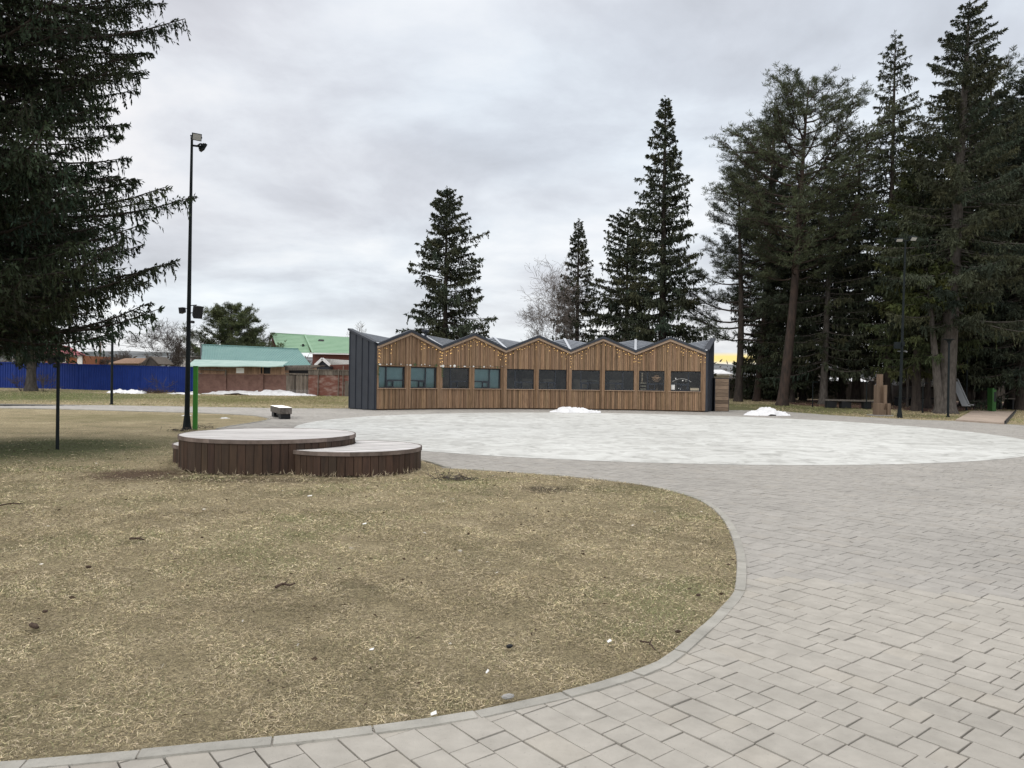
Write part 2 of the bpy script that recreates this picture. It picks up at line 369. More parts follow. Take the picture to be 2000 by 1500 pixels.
# ------------------------------------------------------------------ pavers (one paving surface)
def clip_half(poly, q, n):
    o = []
    for i in range(len(poly)):
        a, b = poly[i], poly[(i + 1) % len(poly)]
        da = (a[0] - q[0]) * n[0] + (a[1] - q[1]) * n[1]; db = (b[0] - q[0]) * n[0] + (b[1] - q[1]) * n[1]
        if da >= 0: o.append(a)
        if (da >= 0) != (db >= 0):
            t = da / (da - db); o.append((a[0] + (b[0] - a[0]) * t, a[1] + (b[1] - a[1]) * t))
    return o
def pavers():
    rng = np.random.default_rng(3); ang = R_(-51.5); ex = np.array([math.cos(ang), math.sin(ang)]); ey = np.array([-ex[1], ex[0]])
    RW = .162; gap = .0058
    rect = []
    for j in range(-250, 420):
        s = -45 + rng.uniform(0, .3)
        n = 420
        ln = rng.choice([.118, .175, .232, .275], n, p=[.33, .31, .23, .13])
        st = s + np.concatenate([[0], np.cumsum(ln)[:-1]])
        rect.append(np.stack([st, st + ln, np.full(n, j * RW), np.full(n, (j + 1) * RW)], 1))
    rc = np.concatenate(rect)
    g = gap * (.45 + .8 * rng.random((len(rc), 4)) ** 2.5); rc[:, 0] += g[:, 0] * .8; rc[:, 1] -= g[:, 1] * .8; rc[:, 2] += g[:, 2] * 1.05; rc[:, 3] -= g[:, 3] * 1.05
    def W(s, t): return s[:, None] * ex + t[:, None] * ey
    c4 = np.stack([W(rc[:, 0], rc[:, 2]), W(rc[:, 1], rc[:, 2]), W(rc[:, 1], rc[:, 3]), W(rc[:, 0], rc[:, 3])], 1)
    mid = c4.mean(1)
    ok = in_poly(PAVED, mid[:, 0], mid[:, 1]) & (np.hypot(*(mid - DC).T) > DR - .3) & (np.abs(mid[:, 0]) < mid[:, 1] * 1.25 + 5) & (mid[:, 1] > 1.2)
    c4, mid = c4[ok], mid[ok]
    nin = np.zeros((len(c4), 4), int)
    for L in LAWNS: nin += in_poly(L, c4[..., 0], c4[..., 1])
    full = nin.sum(1) == 0; part = (~full) & (nin.sum(1) < 4)
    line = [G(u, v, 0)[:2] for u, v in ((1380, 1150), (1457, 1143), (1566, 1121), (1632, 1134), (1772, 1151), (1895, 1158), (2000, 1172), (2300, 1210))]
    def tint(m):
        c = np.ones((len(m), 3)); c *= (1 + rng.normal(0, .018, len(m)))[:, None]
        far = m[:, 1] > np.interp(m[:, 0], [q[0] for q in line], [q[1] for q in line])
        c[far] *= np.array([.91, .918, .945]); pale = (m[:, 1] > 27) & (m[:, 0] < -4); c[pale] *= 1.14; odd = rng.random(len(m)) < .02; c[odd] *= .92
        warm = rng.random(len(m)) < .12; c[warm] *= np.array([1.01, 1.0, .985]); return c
    z = rng.normal(0, .0014, len(c4)); tilt = rng.normal(0, .0011, (len(c4), 4))
    polys_v = []; polys_f = []; cols = []
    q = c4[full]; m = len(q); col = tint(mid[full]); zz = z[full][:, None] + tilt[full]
    ctr = q.mean(1, keepdims=True)
    top = np.concatenate([q * .988 + ctr * .012, zz[..., None]], -1); up = np.concatenate([q, zz[..., None] - .003], -1); lo = np.concatenate([q, np.full((m, 4, 1), -.0235)], -1)
    v = np.concatenate([top, up, lo], 1).reshape(-1, 3); b = np.arange(m)[:, None] * 12
    fs = [b + np.array([[0, 1, 2, 3]])]
    for k in range(4):
        k2 = (k + 1) % 4; fs += [b + np.array([[4 + k, 4 + k2, k2, k]]), b + np.array([[8 + k, 8 + k2, 4 + k2, 4 + k]])]
    f = np.concatenate(fs)
    o = np_mesh('paving', v, f, 'paver', col=np.repeat(col, 12, 0)); tag(o, kind='structure')
    # cut pavers along the lawn edges
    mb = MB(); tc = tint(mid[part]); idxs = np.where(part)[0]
    segs = []
    for L in LAWNS:
        A = np.array(L); B = np.roll(A, -1, 0); area = ((A[:, 0] * B[:, 1] - B[:, 0] * A[:, 1]).sum()); d = B - A
        nrm = np.stack([d[:, 1], -d[:, 0]], 1) * (1 if area > 0 else -1); nrm /= np.linalg.norm(nrm, axis=1)[:, None] + 1e-9
        segs.append((A, B, d, nrm))
    for i, c in zip(idxs, tc):
        p = [tuple(x) for x in c4[i]]; cand = []
        for A, B, d, nrm in segs:
            t = np.clip(((mid[i] - A) * d).sum(1) / ((d * d).sum(1) + 1e-9), 0, 1); ds = np.hypot(*(A + d * t[:, None] - mid[i]).T)
            k = int(ds.argmin()); cand.append((ds[k], A[k], nrm[k]))
        _, qq, nn = min(cand, key=lambda w: w[0])
        p = clip_half(p, qq, nn)
        if len(p) > 2: mb.prism(p, -.0235, z[i], c)
    o2 = mb.build('paving', 'paver'); tag(o2, kind='structure')
pavers()

def kerb(path, width=.085, z=.007, stone=.5, side=1, seed=1):
    rng = random.Random(seed); mb = MB(); P2 = [np.array(p) for p in path]
    acc = [0]
    for a, b in zip(P2, P2[1:]): acc.append(acc[-1] + np.linalg.norm(b - a))
    xs_ = [p[0] for p in P2]; ys_ = [p[1] for p in P2]
    at = lambda s: np.array([np.interp(s, acc, xs_), np.interp(s, acc, ys_)])
    s = 0
    while s < acc[-1] - .05:
        e = min(s + stone * rng.uniform(.85, 1.1), acc[-1]); n = 2; c = rng.uniform(.88, 1.08); dz = rng.uniform(-.004, .004)
        p = [at(s + .004 + (e - s - .008) * k / n) for k in range(n + 1)]
        d = p[-1] - p[0]; nn = np.array([d[1], -d[0]]) / np.linalg.norm(d) * side
        for k in range(n):
            a, b = p[k], p[k + 1]; ch = nn * .006
            l0 = [(*a, -.03), (*b, -.03), (*(b + nn * width), -.03), (*(a + nn * width), -.03)]
            l1 = [(*(a + ch), z + dz), (*(b + ch), z + dz), (*(b + nn * width - ch * .6), z + dz), (*(a + nn * width - ch * .6), z + dz)]
            mb.hexa(l0 + l1, c)
        s = e
    return tag(mb.build('kerb', 'kerb'), kind='structure')
kerb(edge_near + edge_near2[1:], side=-1, seed=2)
kerb(edge_path, side=-1, z=.03, width=.07, stone=1.0)
kerb(edge_tip + edge_mid[1:], side=-1, z=.02, width=.07)
kerb(edge_back, side=1, z=.012, width=.07, stone=1.0)
kerb(edge_right, side=1, z=.015, width=.07, stone=1.0)
kerb(edge_right2, side=1, z=.02, width=.07)

# boardwalk on the right
def boardwalk():
    mb = MB(); rng = random.Random(4)
    far0 = np.array([34.0, 47.6]); far1 = np.array([36, 45.2])
    def strip(a0, a1, b0_, b1_, n):
        for k in range(n):
            t0, t1 = k / n, (k + .93) / n
            p = [a0 + (b0_ - a0) * t0, a1 + (b1_ - a1) * t0, a1 + (b1_ - a1) * t1, a0 + (b0_ - a0) * t1]
            z = .07 + rng.uniform(-.002, .002)
            mb.hexa([(*q, .0) for q in p] + [(*q, z) for q in p], rng.uniform(.82, 1.12))
    strip(bw0, bw1, bw3, bw2, 60)
    strip(bw3, bw2, np.array([bw3[0] + 12, bw3[1] + 1.2]), np.array([bw2[0] + 11, bw2[1] + .2]), 70)
    tag(mb.build('boardwalk', 'board_walk'), kind='structure')
    e = MB(); e.bar((*bw1, .06), (*bw2, .06), .06, .16); e.bar((*bw2, .06), (bw2[0] + 11, bw2[1] + .1, .06), .06, .16)
    tag(e.build('boardwalk_edge', 'black'), kind='structure')
boardwalk()
play = [tuple(G(u, v)[:2]) for u, v in ((1560, 790), (1640, 796), (1720, 797), (1790, 802), (1850, 806), (1912, 797.5))] + [(40, 49), (52, 58), (40, 66), (20, 66)]
def terr_sheet(name, poly, dz, mtl):
    o = flat(name, poly, 0, mtl); bm = bmesh.new(); bm.from_mesh(o.data)
    for _ in range(3): bmesh.ops.subdivide_edges(bm, edges=bm.edges, cuts=1, use_grid_fill=True)
    for v in bm.verts: v.co.z = max(terr(v.co.x, v.co.y) - .03, -.006) + dz
    bm.to_mesh(o.data); bm.free(); return o
terr_sheet('playground_surface', play, .02, 'red_rubber')
side_path = [tuple(G(u, v, 0)[:2]) for u, v in ((1386, 795), (1386, 788), (1400, 787), (1440, 792.5), (1424, 794))]
flat('side_path', side_path, -.002, 'concrete')

# ------------------------------------------------------------------ vegetation
def kites(p, d, ln, wd, rng, fat=.4):
    """kite-shaped sprays: base points p, unit directions d"""
    n = len(p); r = rng.normal(size=(n, 3)); s = np.cross(d, r); s /= np.linalg.norm(s, axis=1)[:, None] + 1e-9
    m = p + d * (ln * fat)[:, None]; t = p + d * ln[:, None]; s = s * (wd / 2)[:, None]
    v = np.stack([p, m + s, t, m - s], 1).reshape(-1, 3)
    return v, (np.arange(n)[:, None] * 4 + np.arange(4)[None]).astype(np.int32)
def segs_mesh(p0, p1, r0, r1, k=3):
    p0, p1, r0, r1 = map(np.asarray, (p0, p1, r0, r1)); d = p1 - p0; d = d / (np.linalg.norm(d, axis=1)[:, None] + 1e-9)
    a = np.where(np.abs(d[:, 2:3]) < .9, np.array([[0, 0, 1.]]), np.array([[1., 0, 0]])); x = np.cross(d, a); x /= np.linalg.norm(x, axis=1)[:, None]; y = np.cross(d, x)
    vs = []
    for pp, rr in ((p0, r0), (p1, r1)):
        for j in range(k):
            an = 2 * math.pi * j / k; vs.append(pp + (x * math.cos(an) + y * math.sin(an)) * rr[:, None])
    v = np.stack(vs, 1).reshape(-1, 3); b = np.arange(len(p0))[:, None] * 2 * k
    f = np.concatenate([b + np.array([[j, (j + 1) % k, k + (j + 1) % k, k + j]]) for j in range(k)])
    return v, f.astype(np.int32)
def unit(a): return a / (np.linalg.norm(a, axis=-1, keepdims=True) + 1e-9)
def trunk_rings(loc, H, r, lean=(0, 0), flare=1.5, bend=0.0, top=.04, n=10, rng=None):
    zs = np.concatenate([[-.15, .0, .25, .6, 1.2], np.linspace(2.2, H, 12)]); mb_p = []; mb_r = []
    for z in zs:
        f = max(z, 0) / H; mb_p.append((loc[0] + lean[0] * f + bend * math.sin(f * 5), loc[1] + lean[1] * f, loc[2] + z))
        mb_r.append((r * (1 - f) ** .8 + top * f * .4) * (1 + (flare - 1) * math.exp(-max(z, 0) / .35)))
    return mb_p, mb_r
def join_np(parts):
    vs, fs, o = [], [], 0
    for v, f in parts: vs.append(v); fs.append(f + o); o += len(v)
    return np.concatenate(vs), np.concatenate(fs)
def tube_np(pts, rad, n=8):
    mb = MB(); mb.tube(pts, rad, n, cap=False); return np.array(mb.v), np.array(mb.f, np.int32)

def spruce(label, loc, H, R, cb=1.5, seed=0, prof=.75, dens=1.0, twig=.26, tw=.105, hang=.5, r=None, group=None, ws=.42, lean=(0, 0), green=(1, 1, 1), bark='bark', top_bare=0, name='spruce_tree', gaps=.12, nb=(5, 9), keep=None, fork=None, curtain=.28, lmax=9, n3=6, thin_above=99, tipup=.30, jit=(.72, 1.14), shoots=False, cl=(.2, .7), zj=.2, irr=1):
    rng = np.random.default_rng(seed); loc = np.array(loc, float); t_ = thing(name, label, 'tree', loc, group)
    r = r or H * .0155; tp, tr = trunk_rings(loc, H, r, lean); wood = [tube_np(tp, tr, 9)]
    if fork: wood.append(tube_np(*fork, 8))
    tz = [p[2] for p in tp]; ax = lambda z: np.array([np.interp(z, tz, [p[0] for p in tp]), np.interp(z, tz, [p[1] for p in tp]), z])
    KV, KD, KL, KW, KC = [], [], [], [], []; s0, s1, q0, q1 = [], [], [], []
    z = cb; ts = np.linspace(0, 1, 7)
    while z < H - .25:
        f = (z - cb) / (H - cb); Lm = R * max(1 - f, 0) ** prof * (1 - .25 * math.exp(-f * 9)) + .16
        off = rng.uniform(0, 6.28)
        n_b = int(rng.integers(*nb)); sec = rng.uniform(.82, 1.12)
        for k in range(n_b):
            if rng.random() < gaps: continue
            ph = off + 6.283 * k / n_b + rng.normal(0, .22); L = Lm * sec * rng.uniform(*jit)
            L *= 1 + irr * (.15 * math.sin(ph + seed) + .13 * math.sin(z * 1.1 + seed + 2 * ph))
            if rng.random() < .08: L *= 1.16
            L = min(L, lmax)
            a = -.30 + .95 * f ** 1.3 + rng.normal(0, .09); b = tipup - .42 * f
            if f < .35: a -= .12
            h = np.array([math.cos(ph), math.sin(ph), 0]); lat = np.array([-h[1], h[0], 0])
            bz = z + rng.normal(0, zj)
            pts = ax(loc[2] + bz) + h * (L * ts)[:, None] + lat * (L * .08 * rng.normal() * ts ** 2)[:, None]; pts[:, 2] += L * (a * ts + b * ts ** 2)
            br = .012 + .011 * L
            s0.append(pts[:-1]); s1.append(pts[1:]); q0.append(br * (1 - ts[:-1] * .85)); q1.append(br * (1 - ts[1:] * .85))
            # side shoots
            n2 = max(4, int(L * 9 * dens * (1 if z < thin_above else .35)) + 2); t2 = rng.uniform(.10, 1.0, n2) ** .8; t2[-2:] = 1
            bp = np.stack([np.interp(t2, ts, pts[:, i]) for i in range(3)], 1); tg = unit(np.stack([np.interp(t2, ts[:-1], np.diff(pts[:, i])) for i in range(3)], 1))
            sl = (.12 + .34 * L * (1 - t2) ** .7 * np.clip(t2 * 4, .3, 1)) * rng.uniform(.6, 1.2, n2); sl = np.minimum(sl, 1.3)
            sg = rng.choice([-1, 1], n2)[:, None]; an = rng.uniform(.35, 1.05, n2)[:, None]; an[-2:] *= .3
            sd = tg * np.cos(an) + lat * sg * np.sin(an); sd[:, 2] -= rng.uniform(-.22, .35 + .25 * hang, n2) * (1.1 - f)
            cu = rng.random(n2) < curtain * (1.15 - f); sd[cu] = sd[cu] * .25 + np.array([0, 0, -1.]) ; sl[cu] = rng.uniform(*cl, cu.sum()) * min(1, .35 + L * .2); sd = unit(sd)
            kk = (np.arange(n3) + .3) / n3
            if shoots: s0.append(bp); s1.append(bp + sd * sl[:, None] - np.array([0, 0, .15]) * sl[:, None]); q0.append(np.full(n2, .006)); q1.append(np.full(n2, .002))
            q = bp[:, None] + sd[:, None] * (sl[:, None] * kk)[..., None]; q[..., 2] -= (sl[:, None] * kk ** 2) * .15
            q = q.reshape(-1, 3); dd = np.repeat(sd, n3, 0); m = len(q)
            dn = np.where(rng.random(m) < hang, rng.uniform(.5, 2.2, m), rng.uniform(-.2, .3, m)) * (1 - .55 * f)
            kd = dd * .8 + rng.normal(0, .38, (m, 3)); kd[:, 2] -= dn; kd = unit(kd)
            KV.append(q); KD.append(kd); KL.append(twig * rng.uniform(.55, 1.25, m) * (1 + .35 * (dn > .5)) * (1.05 - .4 * f)); KW.append(tw * rng.uniform(.6, 1.3, m))
            c = rng.uniform(.62, 1.28); hue = rng.normal(0, .07); KC.append(np.tile(np.array([c * (1 + hue), c, c * (1 - hue)]) * green, (m, 1)))
        z += ws * rng.uniform(.7, 1.25) * (1 - .5 * f)
    # leader
    m = 26; zz = np.linspace(H - 1.0, H + .25, m); q = np.stack([ax(loc[2] + min(b_, H))[:] for b_ in zz]); q[:, 2] = loc[2] + zz
    kd = unit(np.stack([rng.normal(0, .6, m), rng.normal(0, .6, m), np.full(m, .55)], 1)); KV.append(q); KD.append(kd); KL.append(np.full(m, twig * .8)); KW.append(np.full(m, tw)); KC.append(np.ones((m, 3)) * green)
    v, fa = kites(np.concatenate(KV), np.concatenate(KD), np.concatenate(KL), np.concatenate(KW), rng)
    cc = np.repeat(np.concatenate(KC) * rng.uniform(.8, 1.2, (len(v) // 4, 1)), 4, 0)
    wood.append(segs_mesh(np.concatenate(s0), np.concatenate(s1), np.concatenate(q0), np.concatenate(q1), 4))
    wv, wf = join_np(wood)
    np_mesh('trunk', wv, wf, bark, t_, smooth=True)
    np_mesh('crown', v, fa, 'needle', t_, col=cc)
    return t_

def pine(label, loc, H, cb, R, seed=0, lean=(0, 0), r=None, dens=1.0, shape='round', group=None, bend=.15, green=(1, 1, 1), tuft=.30, name='pine_tree', limbs=34, bark='pine_bark'):
    rng = np.random.default_rng(seed); loc = np.array(loc, float); t_ = thing(name, label, 'tree', loc, group); r = r or H * .0145
    tp, tr = trunk_rings(loc, H * .97, r, lean, 1.35, bend); wood = [tube_np(tp, tr, 9)]
    tz = [p[2] for p in tp]; ax = lambda z: np.array([np.interp(z, tz, [p[0] for p in tp]), np.interp(z, tz, [p[1] for p in tp]), z])
    s0, s1, q0, q1, ends, endc = [], [], [], [], [], []
    for i in range(limbs):
        f = (i + rng.uniform(0, 1)) / limbs; z = cb + (H * .95 - cb) * f
        if shape == 'round': L = R * (math.sin(math.pi * min(1, .18 + .80 * f)) ** .7) * rng.uniform(.65, 1.15)
        else: L = R * (1 - f) ** .75 * rng.uniform(.7, 1.15) + .5
        ph = i * 2.4 + rng.normal(0, .5); h = np.array([math.cos(ph), math.sin(ph), 0]); lat = np.array([-h[1], h[0], 0])
        up = rng.uniform(.05, .45) + .5 * f if shape == 'round' else rng.uniform(-.05, .25) + .45 * f
        ts = np.linspace(0, 1, 6); w = rng.normal(0, .12)
        pts = ax(loc[2] + z) + h * (L * ts)[:, None] + lat * (L * w * np.sin(ts * 3))[:, None]; pts[:, 2] += L * (up * ts + .18 * ts ** 2 - .12 * np.sin(ts * 3.1))
        br = .018 + .014 * L
        s0.append(pts[:-1]); s1.append(pts[1:]); q0.append(br * (1 - ts[:-1] * .8)); q1.append(br * (1 - ts[1:] * .8))
        n2 = max(4, int(L * 5.0 * dens)); t2 = rng.uniform(.3, 1, n2); bp = np.stack([np.interp(t2, ts, pts[:, j]) for j in range(3)], 1)
        an = rng.uniform(-1.1, 1.1, n2)[:, None]; sd = h * np.cos(an) + lat * np.sin(an); sd[:, 2] += rng.uniform(-.05, .7, n2); sd = unit(sd)
        sl = L * .36 * rng.uniform(.5, 1.2, n2) * (1.25 - .6 * t2) + .2; e = bp + sd * sl[:, None]
        s0.append(bp); s1.append(e); q0.append(np.full(n2, br * .32)); q1.append(np.full(n2, .007))
        c = rng.uniform(.72, 1.25)
        for kk in (.4, .62, .82, 1.0):
            qq = bp + sd * (sl * kk)[:, None] + rng.normal(0, .09, (n2, 3)); ends.append(qq); endc.append(np.full(n2, c))
    E_ = np.concatenate(ends); C_ = np.concatenate(endc); k = 13
    q = np.repeat(E_, k, 0) + rng.normal(0, .05, (len(E_) * k, 3)); d = rng.normal(0, 1, q.shape); d[:, 2] = np.abs(d[:, 2]) * .9 + .25; d = unit(d); m = len(q)
    v, fa = kites(q, d, tuft * rng.uniform(.6, 1.2, m), tuft * .115 * rng.uniform(.6, 1.3, m), rng, .5)
    cc = np.repeat(np.repeat(C_, k)[:, None] * rng.uniform(.75, 1.25, (m, 1)) * np.array(green), 4, 0)
    wood.append(segs_mesh(np.concatenate(s0), np.concatenate(s1), np.concatenate(q0), np.concatenate(q1), 4)); wv, wf = join_np(wood)
    np_mesh('trunk', wv, wf, bark, t_, smooth=True); np_mesh('crown', v, fa, 'pine_needle', t_, col=cc)
    return t_

def bare(name, label, loc, H, seed=0, levels=5, spread=.55, r=None, mtl='twig', cat='tree', up=.25, droop=0.0, n0=1, group=None, split=(2, 4), trunk_frac=.3, minr=.009):
    rng = np.random.default_rng(seed); loc = np.array(loc, float); t_ = thing(name, label, cat, loc, group); r = r or H * .012
    S = [[], [], [], []]; C = [[], [], [], []]
    def grow(p, d, L, rad, lv):
        n = 3; tgt = S if lv == levels else C
        for i in range(n):
            d = unit(d + rng.normal(0, .10 + .05 * (levels - lv), 3) + np.array([0, 0, up * .25 if lv > 1 else up * .25 - droop])); p2 = p + d * L / n; r2 = max(rad * (1 - .18), minr)
            tgt[0].append(p); tgt[1].append(p2); tgt[2].append(rad); tgt[3].append(r2)
            if lv > 0 and (i > 0 or lv < levels):
                for _ in range(rng.integers(*split) - (0 if i == n - 1 else 1)):
                    dd = unit(d + rng.normal(0, spread, 3)); grow(p2, dd, L * rng.uniform(.5, .8), max(r2 * .62, minr), lv - 1)
            p, rad = p2, r2
    for k in range(n0):
        d0 = unit(np.array([0, 0, 1.]) + (rng.normal(0, .45, 3) if n0 > 1 else rng.normal(0, .06, 3)))
        grow(loc + np.array([0, 0, -.1]) + (rng.normal(0, .03, 3) * [1, 1, 0] if n0 > 1 else 0), d0, H * trunk_frac, r, levels)
    for nm, T in (('trunk', S), ('crown', C)):
        v, f = segs_mesh(np.array(T[0]), np.array(T[1]), np.array(T[2]), np.array(T[3]), 5 if nm == 'trunk' else 3); np_mesh(nm, v, f, mtl, t_)
    return t_

# --- the near spruce, left
near = np.array([-12.0, 15.6, 0.0])
spruce('huge dark spruce with hanging branches filling the left of the lawn, nearest tree', near, 23, 4.85, cb=2.75, seed=11, prof=.50, dens=1.9, twig=.105, tw=.040, green=(.66, .80, .70), hang=.42, r=.36, ws=.24, gaps=.04, nb=(9, 13), curtain=.34, lmax=4.75, irr=.12, n3=10, thin_above=10.5, tipup=.46, jit=(.76, 1.04), shoots=True, cl=(.10, .45), zj=.2)
l2 = on(61, 57, .12)
spruce('spruce with a bare grey trunk standing against the blue metal fence', l2, 17, 3.6, cb=2.9, seed=12, prof=.6, dens=1.0, r=.34, bark='pale_bark', hang=.6)

# --- behind the pavilion
spruce('lone dense spruce rising behind the two leftmost gables of the pavilion', on(868, 58), (horizon(868) - 372) / F * 58 + 1.4, 3.75, cb=1.6, seed=21, prof=.66, dens=1.15, hang=.5, gaps=.10)
spruce('small thin spruce between the pale birch and the tall spruce', on(1126, 66), (horizon(1126) - 434) / F * 66 + 1.4, 2.75, cb=1.5, seed=22, prof=.95, dens=.8, hang=.4, gaps=.15)
spruce('tall narrow spruce with a pointed top behind the right half of the pavilion', on(1292, 60), (horizon(1292) - 195) / F * 60 + 1.4, 4.71, cb=1.2, seed=23, prof=.9, dens=1.15, hang=.55, ws=.46)
spruce('shorter blunt spruce tucked against the left side of the tall narrow spruce', on(1222, 63), (horizon(1222) - 416) / F * 63 + 1.4, 3.45, cb=1.2, seed=24, prof=.55, dens=1.2, hang=.45)
bare('birch_tree', 'pale leafless birch with fine drooping twigs left of the small thin spruce', on(1086, 64), (horizon(1086) - 480) / F * 64 + 1.4, seed=31, levels=5, spread=.42, r=.12, mtl='birch_twig', droop=.10, trunk_frac=.34, up=.5)
bare('bare_tree', 'bushy leafless grey tree behind the third valley of the pavilion roof', on(1150, 60), 5.8, seed=32, levels=5, spread=.55, r=.10, mtl='birch_twig', n0=3, trunk_frac=.3)
bare('bare_tree', 'bushy leafless grey tree under the shorter blunt spruce', on(1200, 58), 5.6, seed=33, levels=5, spread=.55, r=.10, mtl='twig', n0=3, trunk_frac=.3)
bare('birch_tree', 'leafless birch with a wide crown beyond the green roofed house', on(700, 95), 10.6, seed=34, levels=5, spread=.5, r=.14, mtl='birch_twig', trunk_frac=.3, up=.4)

# --- wood on the right
def topH(u, v, d): return (horizon(u) - v) / F * d + 1.6 - terr((u - 1000) / F * d, d)
pine('cone shaped pine with upswept branches standing first right of the pavilion', on(1442, 58), topH(1442, 312, 58), 4.6, 4.0, seed=41, shape='cone', limbs=52, dens=1.25, r=.30, bark='bark', green=(.72, .75, .85))
pine('pine with a leaning reddish trunk, second trunk right of the pavilion', on(1478, 59), topH(1500, 205, 59), 6.5, 3.5, seed=42, lean=(1.3, 0), limbs=60, dens=1.3, r=.28, green=(.62, .66, .75))
pine('tall pine with an open rounded crown and stout orange trunk', on(1528, 52), topH(1585, 140, 52), 8.6, 4.9, seed=43, lean=(1.7, 0), limbs=62, dens=1.3, r=.36, bend=.14, green=(.9, .92, .9))
spruce('dark spruce filling the gap between the reddish pine and the open crowned pine', on(1506, 64), topH(1506, 250, 64), 3.61, cb=2.0, seed=44, prof=.5, dens=1.00, twig=.22, tw=.08, gaps=.2, curtain=.4, hang=.5, green=(.85, .85, .9))
spruce('thin tall spruce with a see-through upper crown and straight black trunk', on(1733, 55), topH(1738, 68, 55), 4.0, cb=4.0, seed=45, prof=.8, dens=.9, hang=.9, gaps=.2, twig=.26, tw=.07, ws=.5, curtain=.6, r=.3, lean=(.2, 0))
spruce('yellowish green spruce standing in front of the thin see-through spruce', on(1790, 47), topH(1795, 262, 47), 3.62, cb=3.2, seed=46, prof=.6, dens=1.25, twig=.19, tw=.066, n3=9, hang=.75, green=(1.12, 1.15, .8))
sB = on(1846, 44.5); 
spruce('tallest spruce, with a thick pale-footed trunk standing at the lawn edge', sB, topH(1876, 2, 44.5), 5.0, cb=5.6, seed=47, prof=.80, dens=1.8, twig=.19, tw=.066, n3=9, hang=.45, r=.52, bark='pale_bark', lean=(1.1, 0), ws=.5)
spruce('thin spruce stem with a small yellowish crown rising from the foot of the tallest spruce', sB + [-.42, -.25, 0], topH(1820, 505, 44.5), 1.55, cb=6.6, seed=63, prof=.5, dens=1.5, hang=.6, r=.27, bark='pale_bark', lean=(-1.0, 0), ws=.34, green=(1.25, 1.3, .75))
pine('pine with a ragged crown behind the tallest spruce', on(1930, 56), topH(1945, 92, 56), 10, 4.0, seed=48, limbs=44, dens=1.2, r=.33, green=(.75, .8, .85))
spruce('broad dark spruce cut off by the right edge of the picture', on(1995, 50), topH(1995, 150, 50), 5.07, cb=2.2, seed=49, prof=.5, dens=1.1, twig=.19, tw=.066, n3=9, hang=.4, green=(.8, .85, .9))
spruce('dark spruce with a grey trunk behind the long black bench', on(1608, 54), topH(1630, 305, 54), 3.54, cb=2.6, seed=50, prof=.55, dens=0.94, twig=.22, tw=.08, gaps=.2, curtain=.4, hang=.7, bark='pale_bark', green=(.9, .9, .9), lean=(.5, 0))
spruce('dark spruce with black trunk right behind the middle of the long black bench', on(1644, 60), topH(1660, 350, 60), 3.33, cb=2.8, seed=51, prof=.5, dens=0.88, twig=.22, tw=.08, gaps=.2, curtain=.4, hang=.7, green=(.8, .85, .85))
spruce('dark spruce rising behind the wooden block sculpture', on(1672, 58), topH(1685, 250, 58), 3.65, cb=3.0, seed=52, prof=.55, dens=0.94, twig=.22, tw=.08, gaps=.2, curtain=.4, hang=.75, green=(.8, .8, .8))
spruce('dark spruce behind the metal slide', on(1888, 53), topH(1890, 170, 53), 4.13, cb=2.9, seed=53, prof=.5, dens=0.94, twig=.22, tw=.08, gaps=.2, curtain=.4, hang=.6, green=(.75, .78, .8), r=.42)
spruce('dark spruce just left of the green information post', on(1916, 56), topH(1926, 250, 56), 3.65, cb=3.0, seed=54, prof=.5, dens=0.94, twig=.22, tw=.08, gaps=.2, curtain=.4, hang=.6, green=(.72, .78, .8), r=.36)
spruce('dark spruce right of the green information post', on(1974, 52), topH(1968, 230, 52), 4.59, cb=2.6, seed=55, prof=.5, dens=1.1, twig=.19, tw=.066, n3=9, hang=.55, green=(.8, .82, .85), r=.34)
spruce('low branched spruce behind the tall orange trunked pine', on(1568, 61), topH(1568, 400, 61), 4.42, cb=1.2, seed=56, prof=.5, dens=1.00, twig=.22, tw=.08, hang=.6, green=(1, 1, .9))
spruce('spruce sapling in front of the wood fence between two leaning pine trunks', on(1500, 63), 7.0, 2.4, cb=.7, seed=57, prof=.6, dens=1.3, hang=.5, green=(.9, .95, .9))
spruce('small spruce tree beside the thick trunk of the tallest spruce', on(1812, 50), topH(1812, 420, 50), 2.88, cb=3.4, seed=58, prof=.5, dens=1.2, hang=.6, green=(1.0, 1.05, .75))
spruce('slim dark spruce behind the swing posts', on(1770, 63), topH(1770, 330, 63), 3.33, cb=2.8, seed=59, prof=.5, dens=0.88, twig=.22, tw=.08, gaps=.2, curtain=.4, hang=.6, green=(.7, .75, .75))

spruce('tall dark spruce between the thin see-through spruce and the tallest spruce', on(1800, 60), topH(1806, 340, 60), 3.8, cb=2.5, seed=64, prof=.5, dens=1.00, twig=.22, tw=.08, hang=.6, green=(.75, .78, .8))
spruce('dark spruce farthest right behind the picnic table', on(2040, 56), topH(2010, 185, 56), 4.6, cb=2.2, seed=65, prof=.45, dens=0.85, twig=.22, tw=.08, hang=.5, green=(.75, .78, .8))
spruce('dark spruce hiding the lower trunks of the two leaning pines', on(1548, 57), topH(1548, 470, 57), 3.4, cb=2.2, seed=67, prof=.45, dens=1.06, twig=.22, tw=.08, hang=.6, green=(.85, .88, .85))
# --- far left
pine('broad round pine behind the teal roofed shed', on(452, 84), (horizon(452) - 592) / F * 84 + 1.1, 2.6, 4.5, seed=61, limbs=60, dens=1.5, shape='cone', r=.28, tuft=.36, green=(1.15, 1.15, .95), bark='bark')

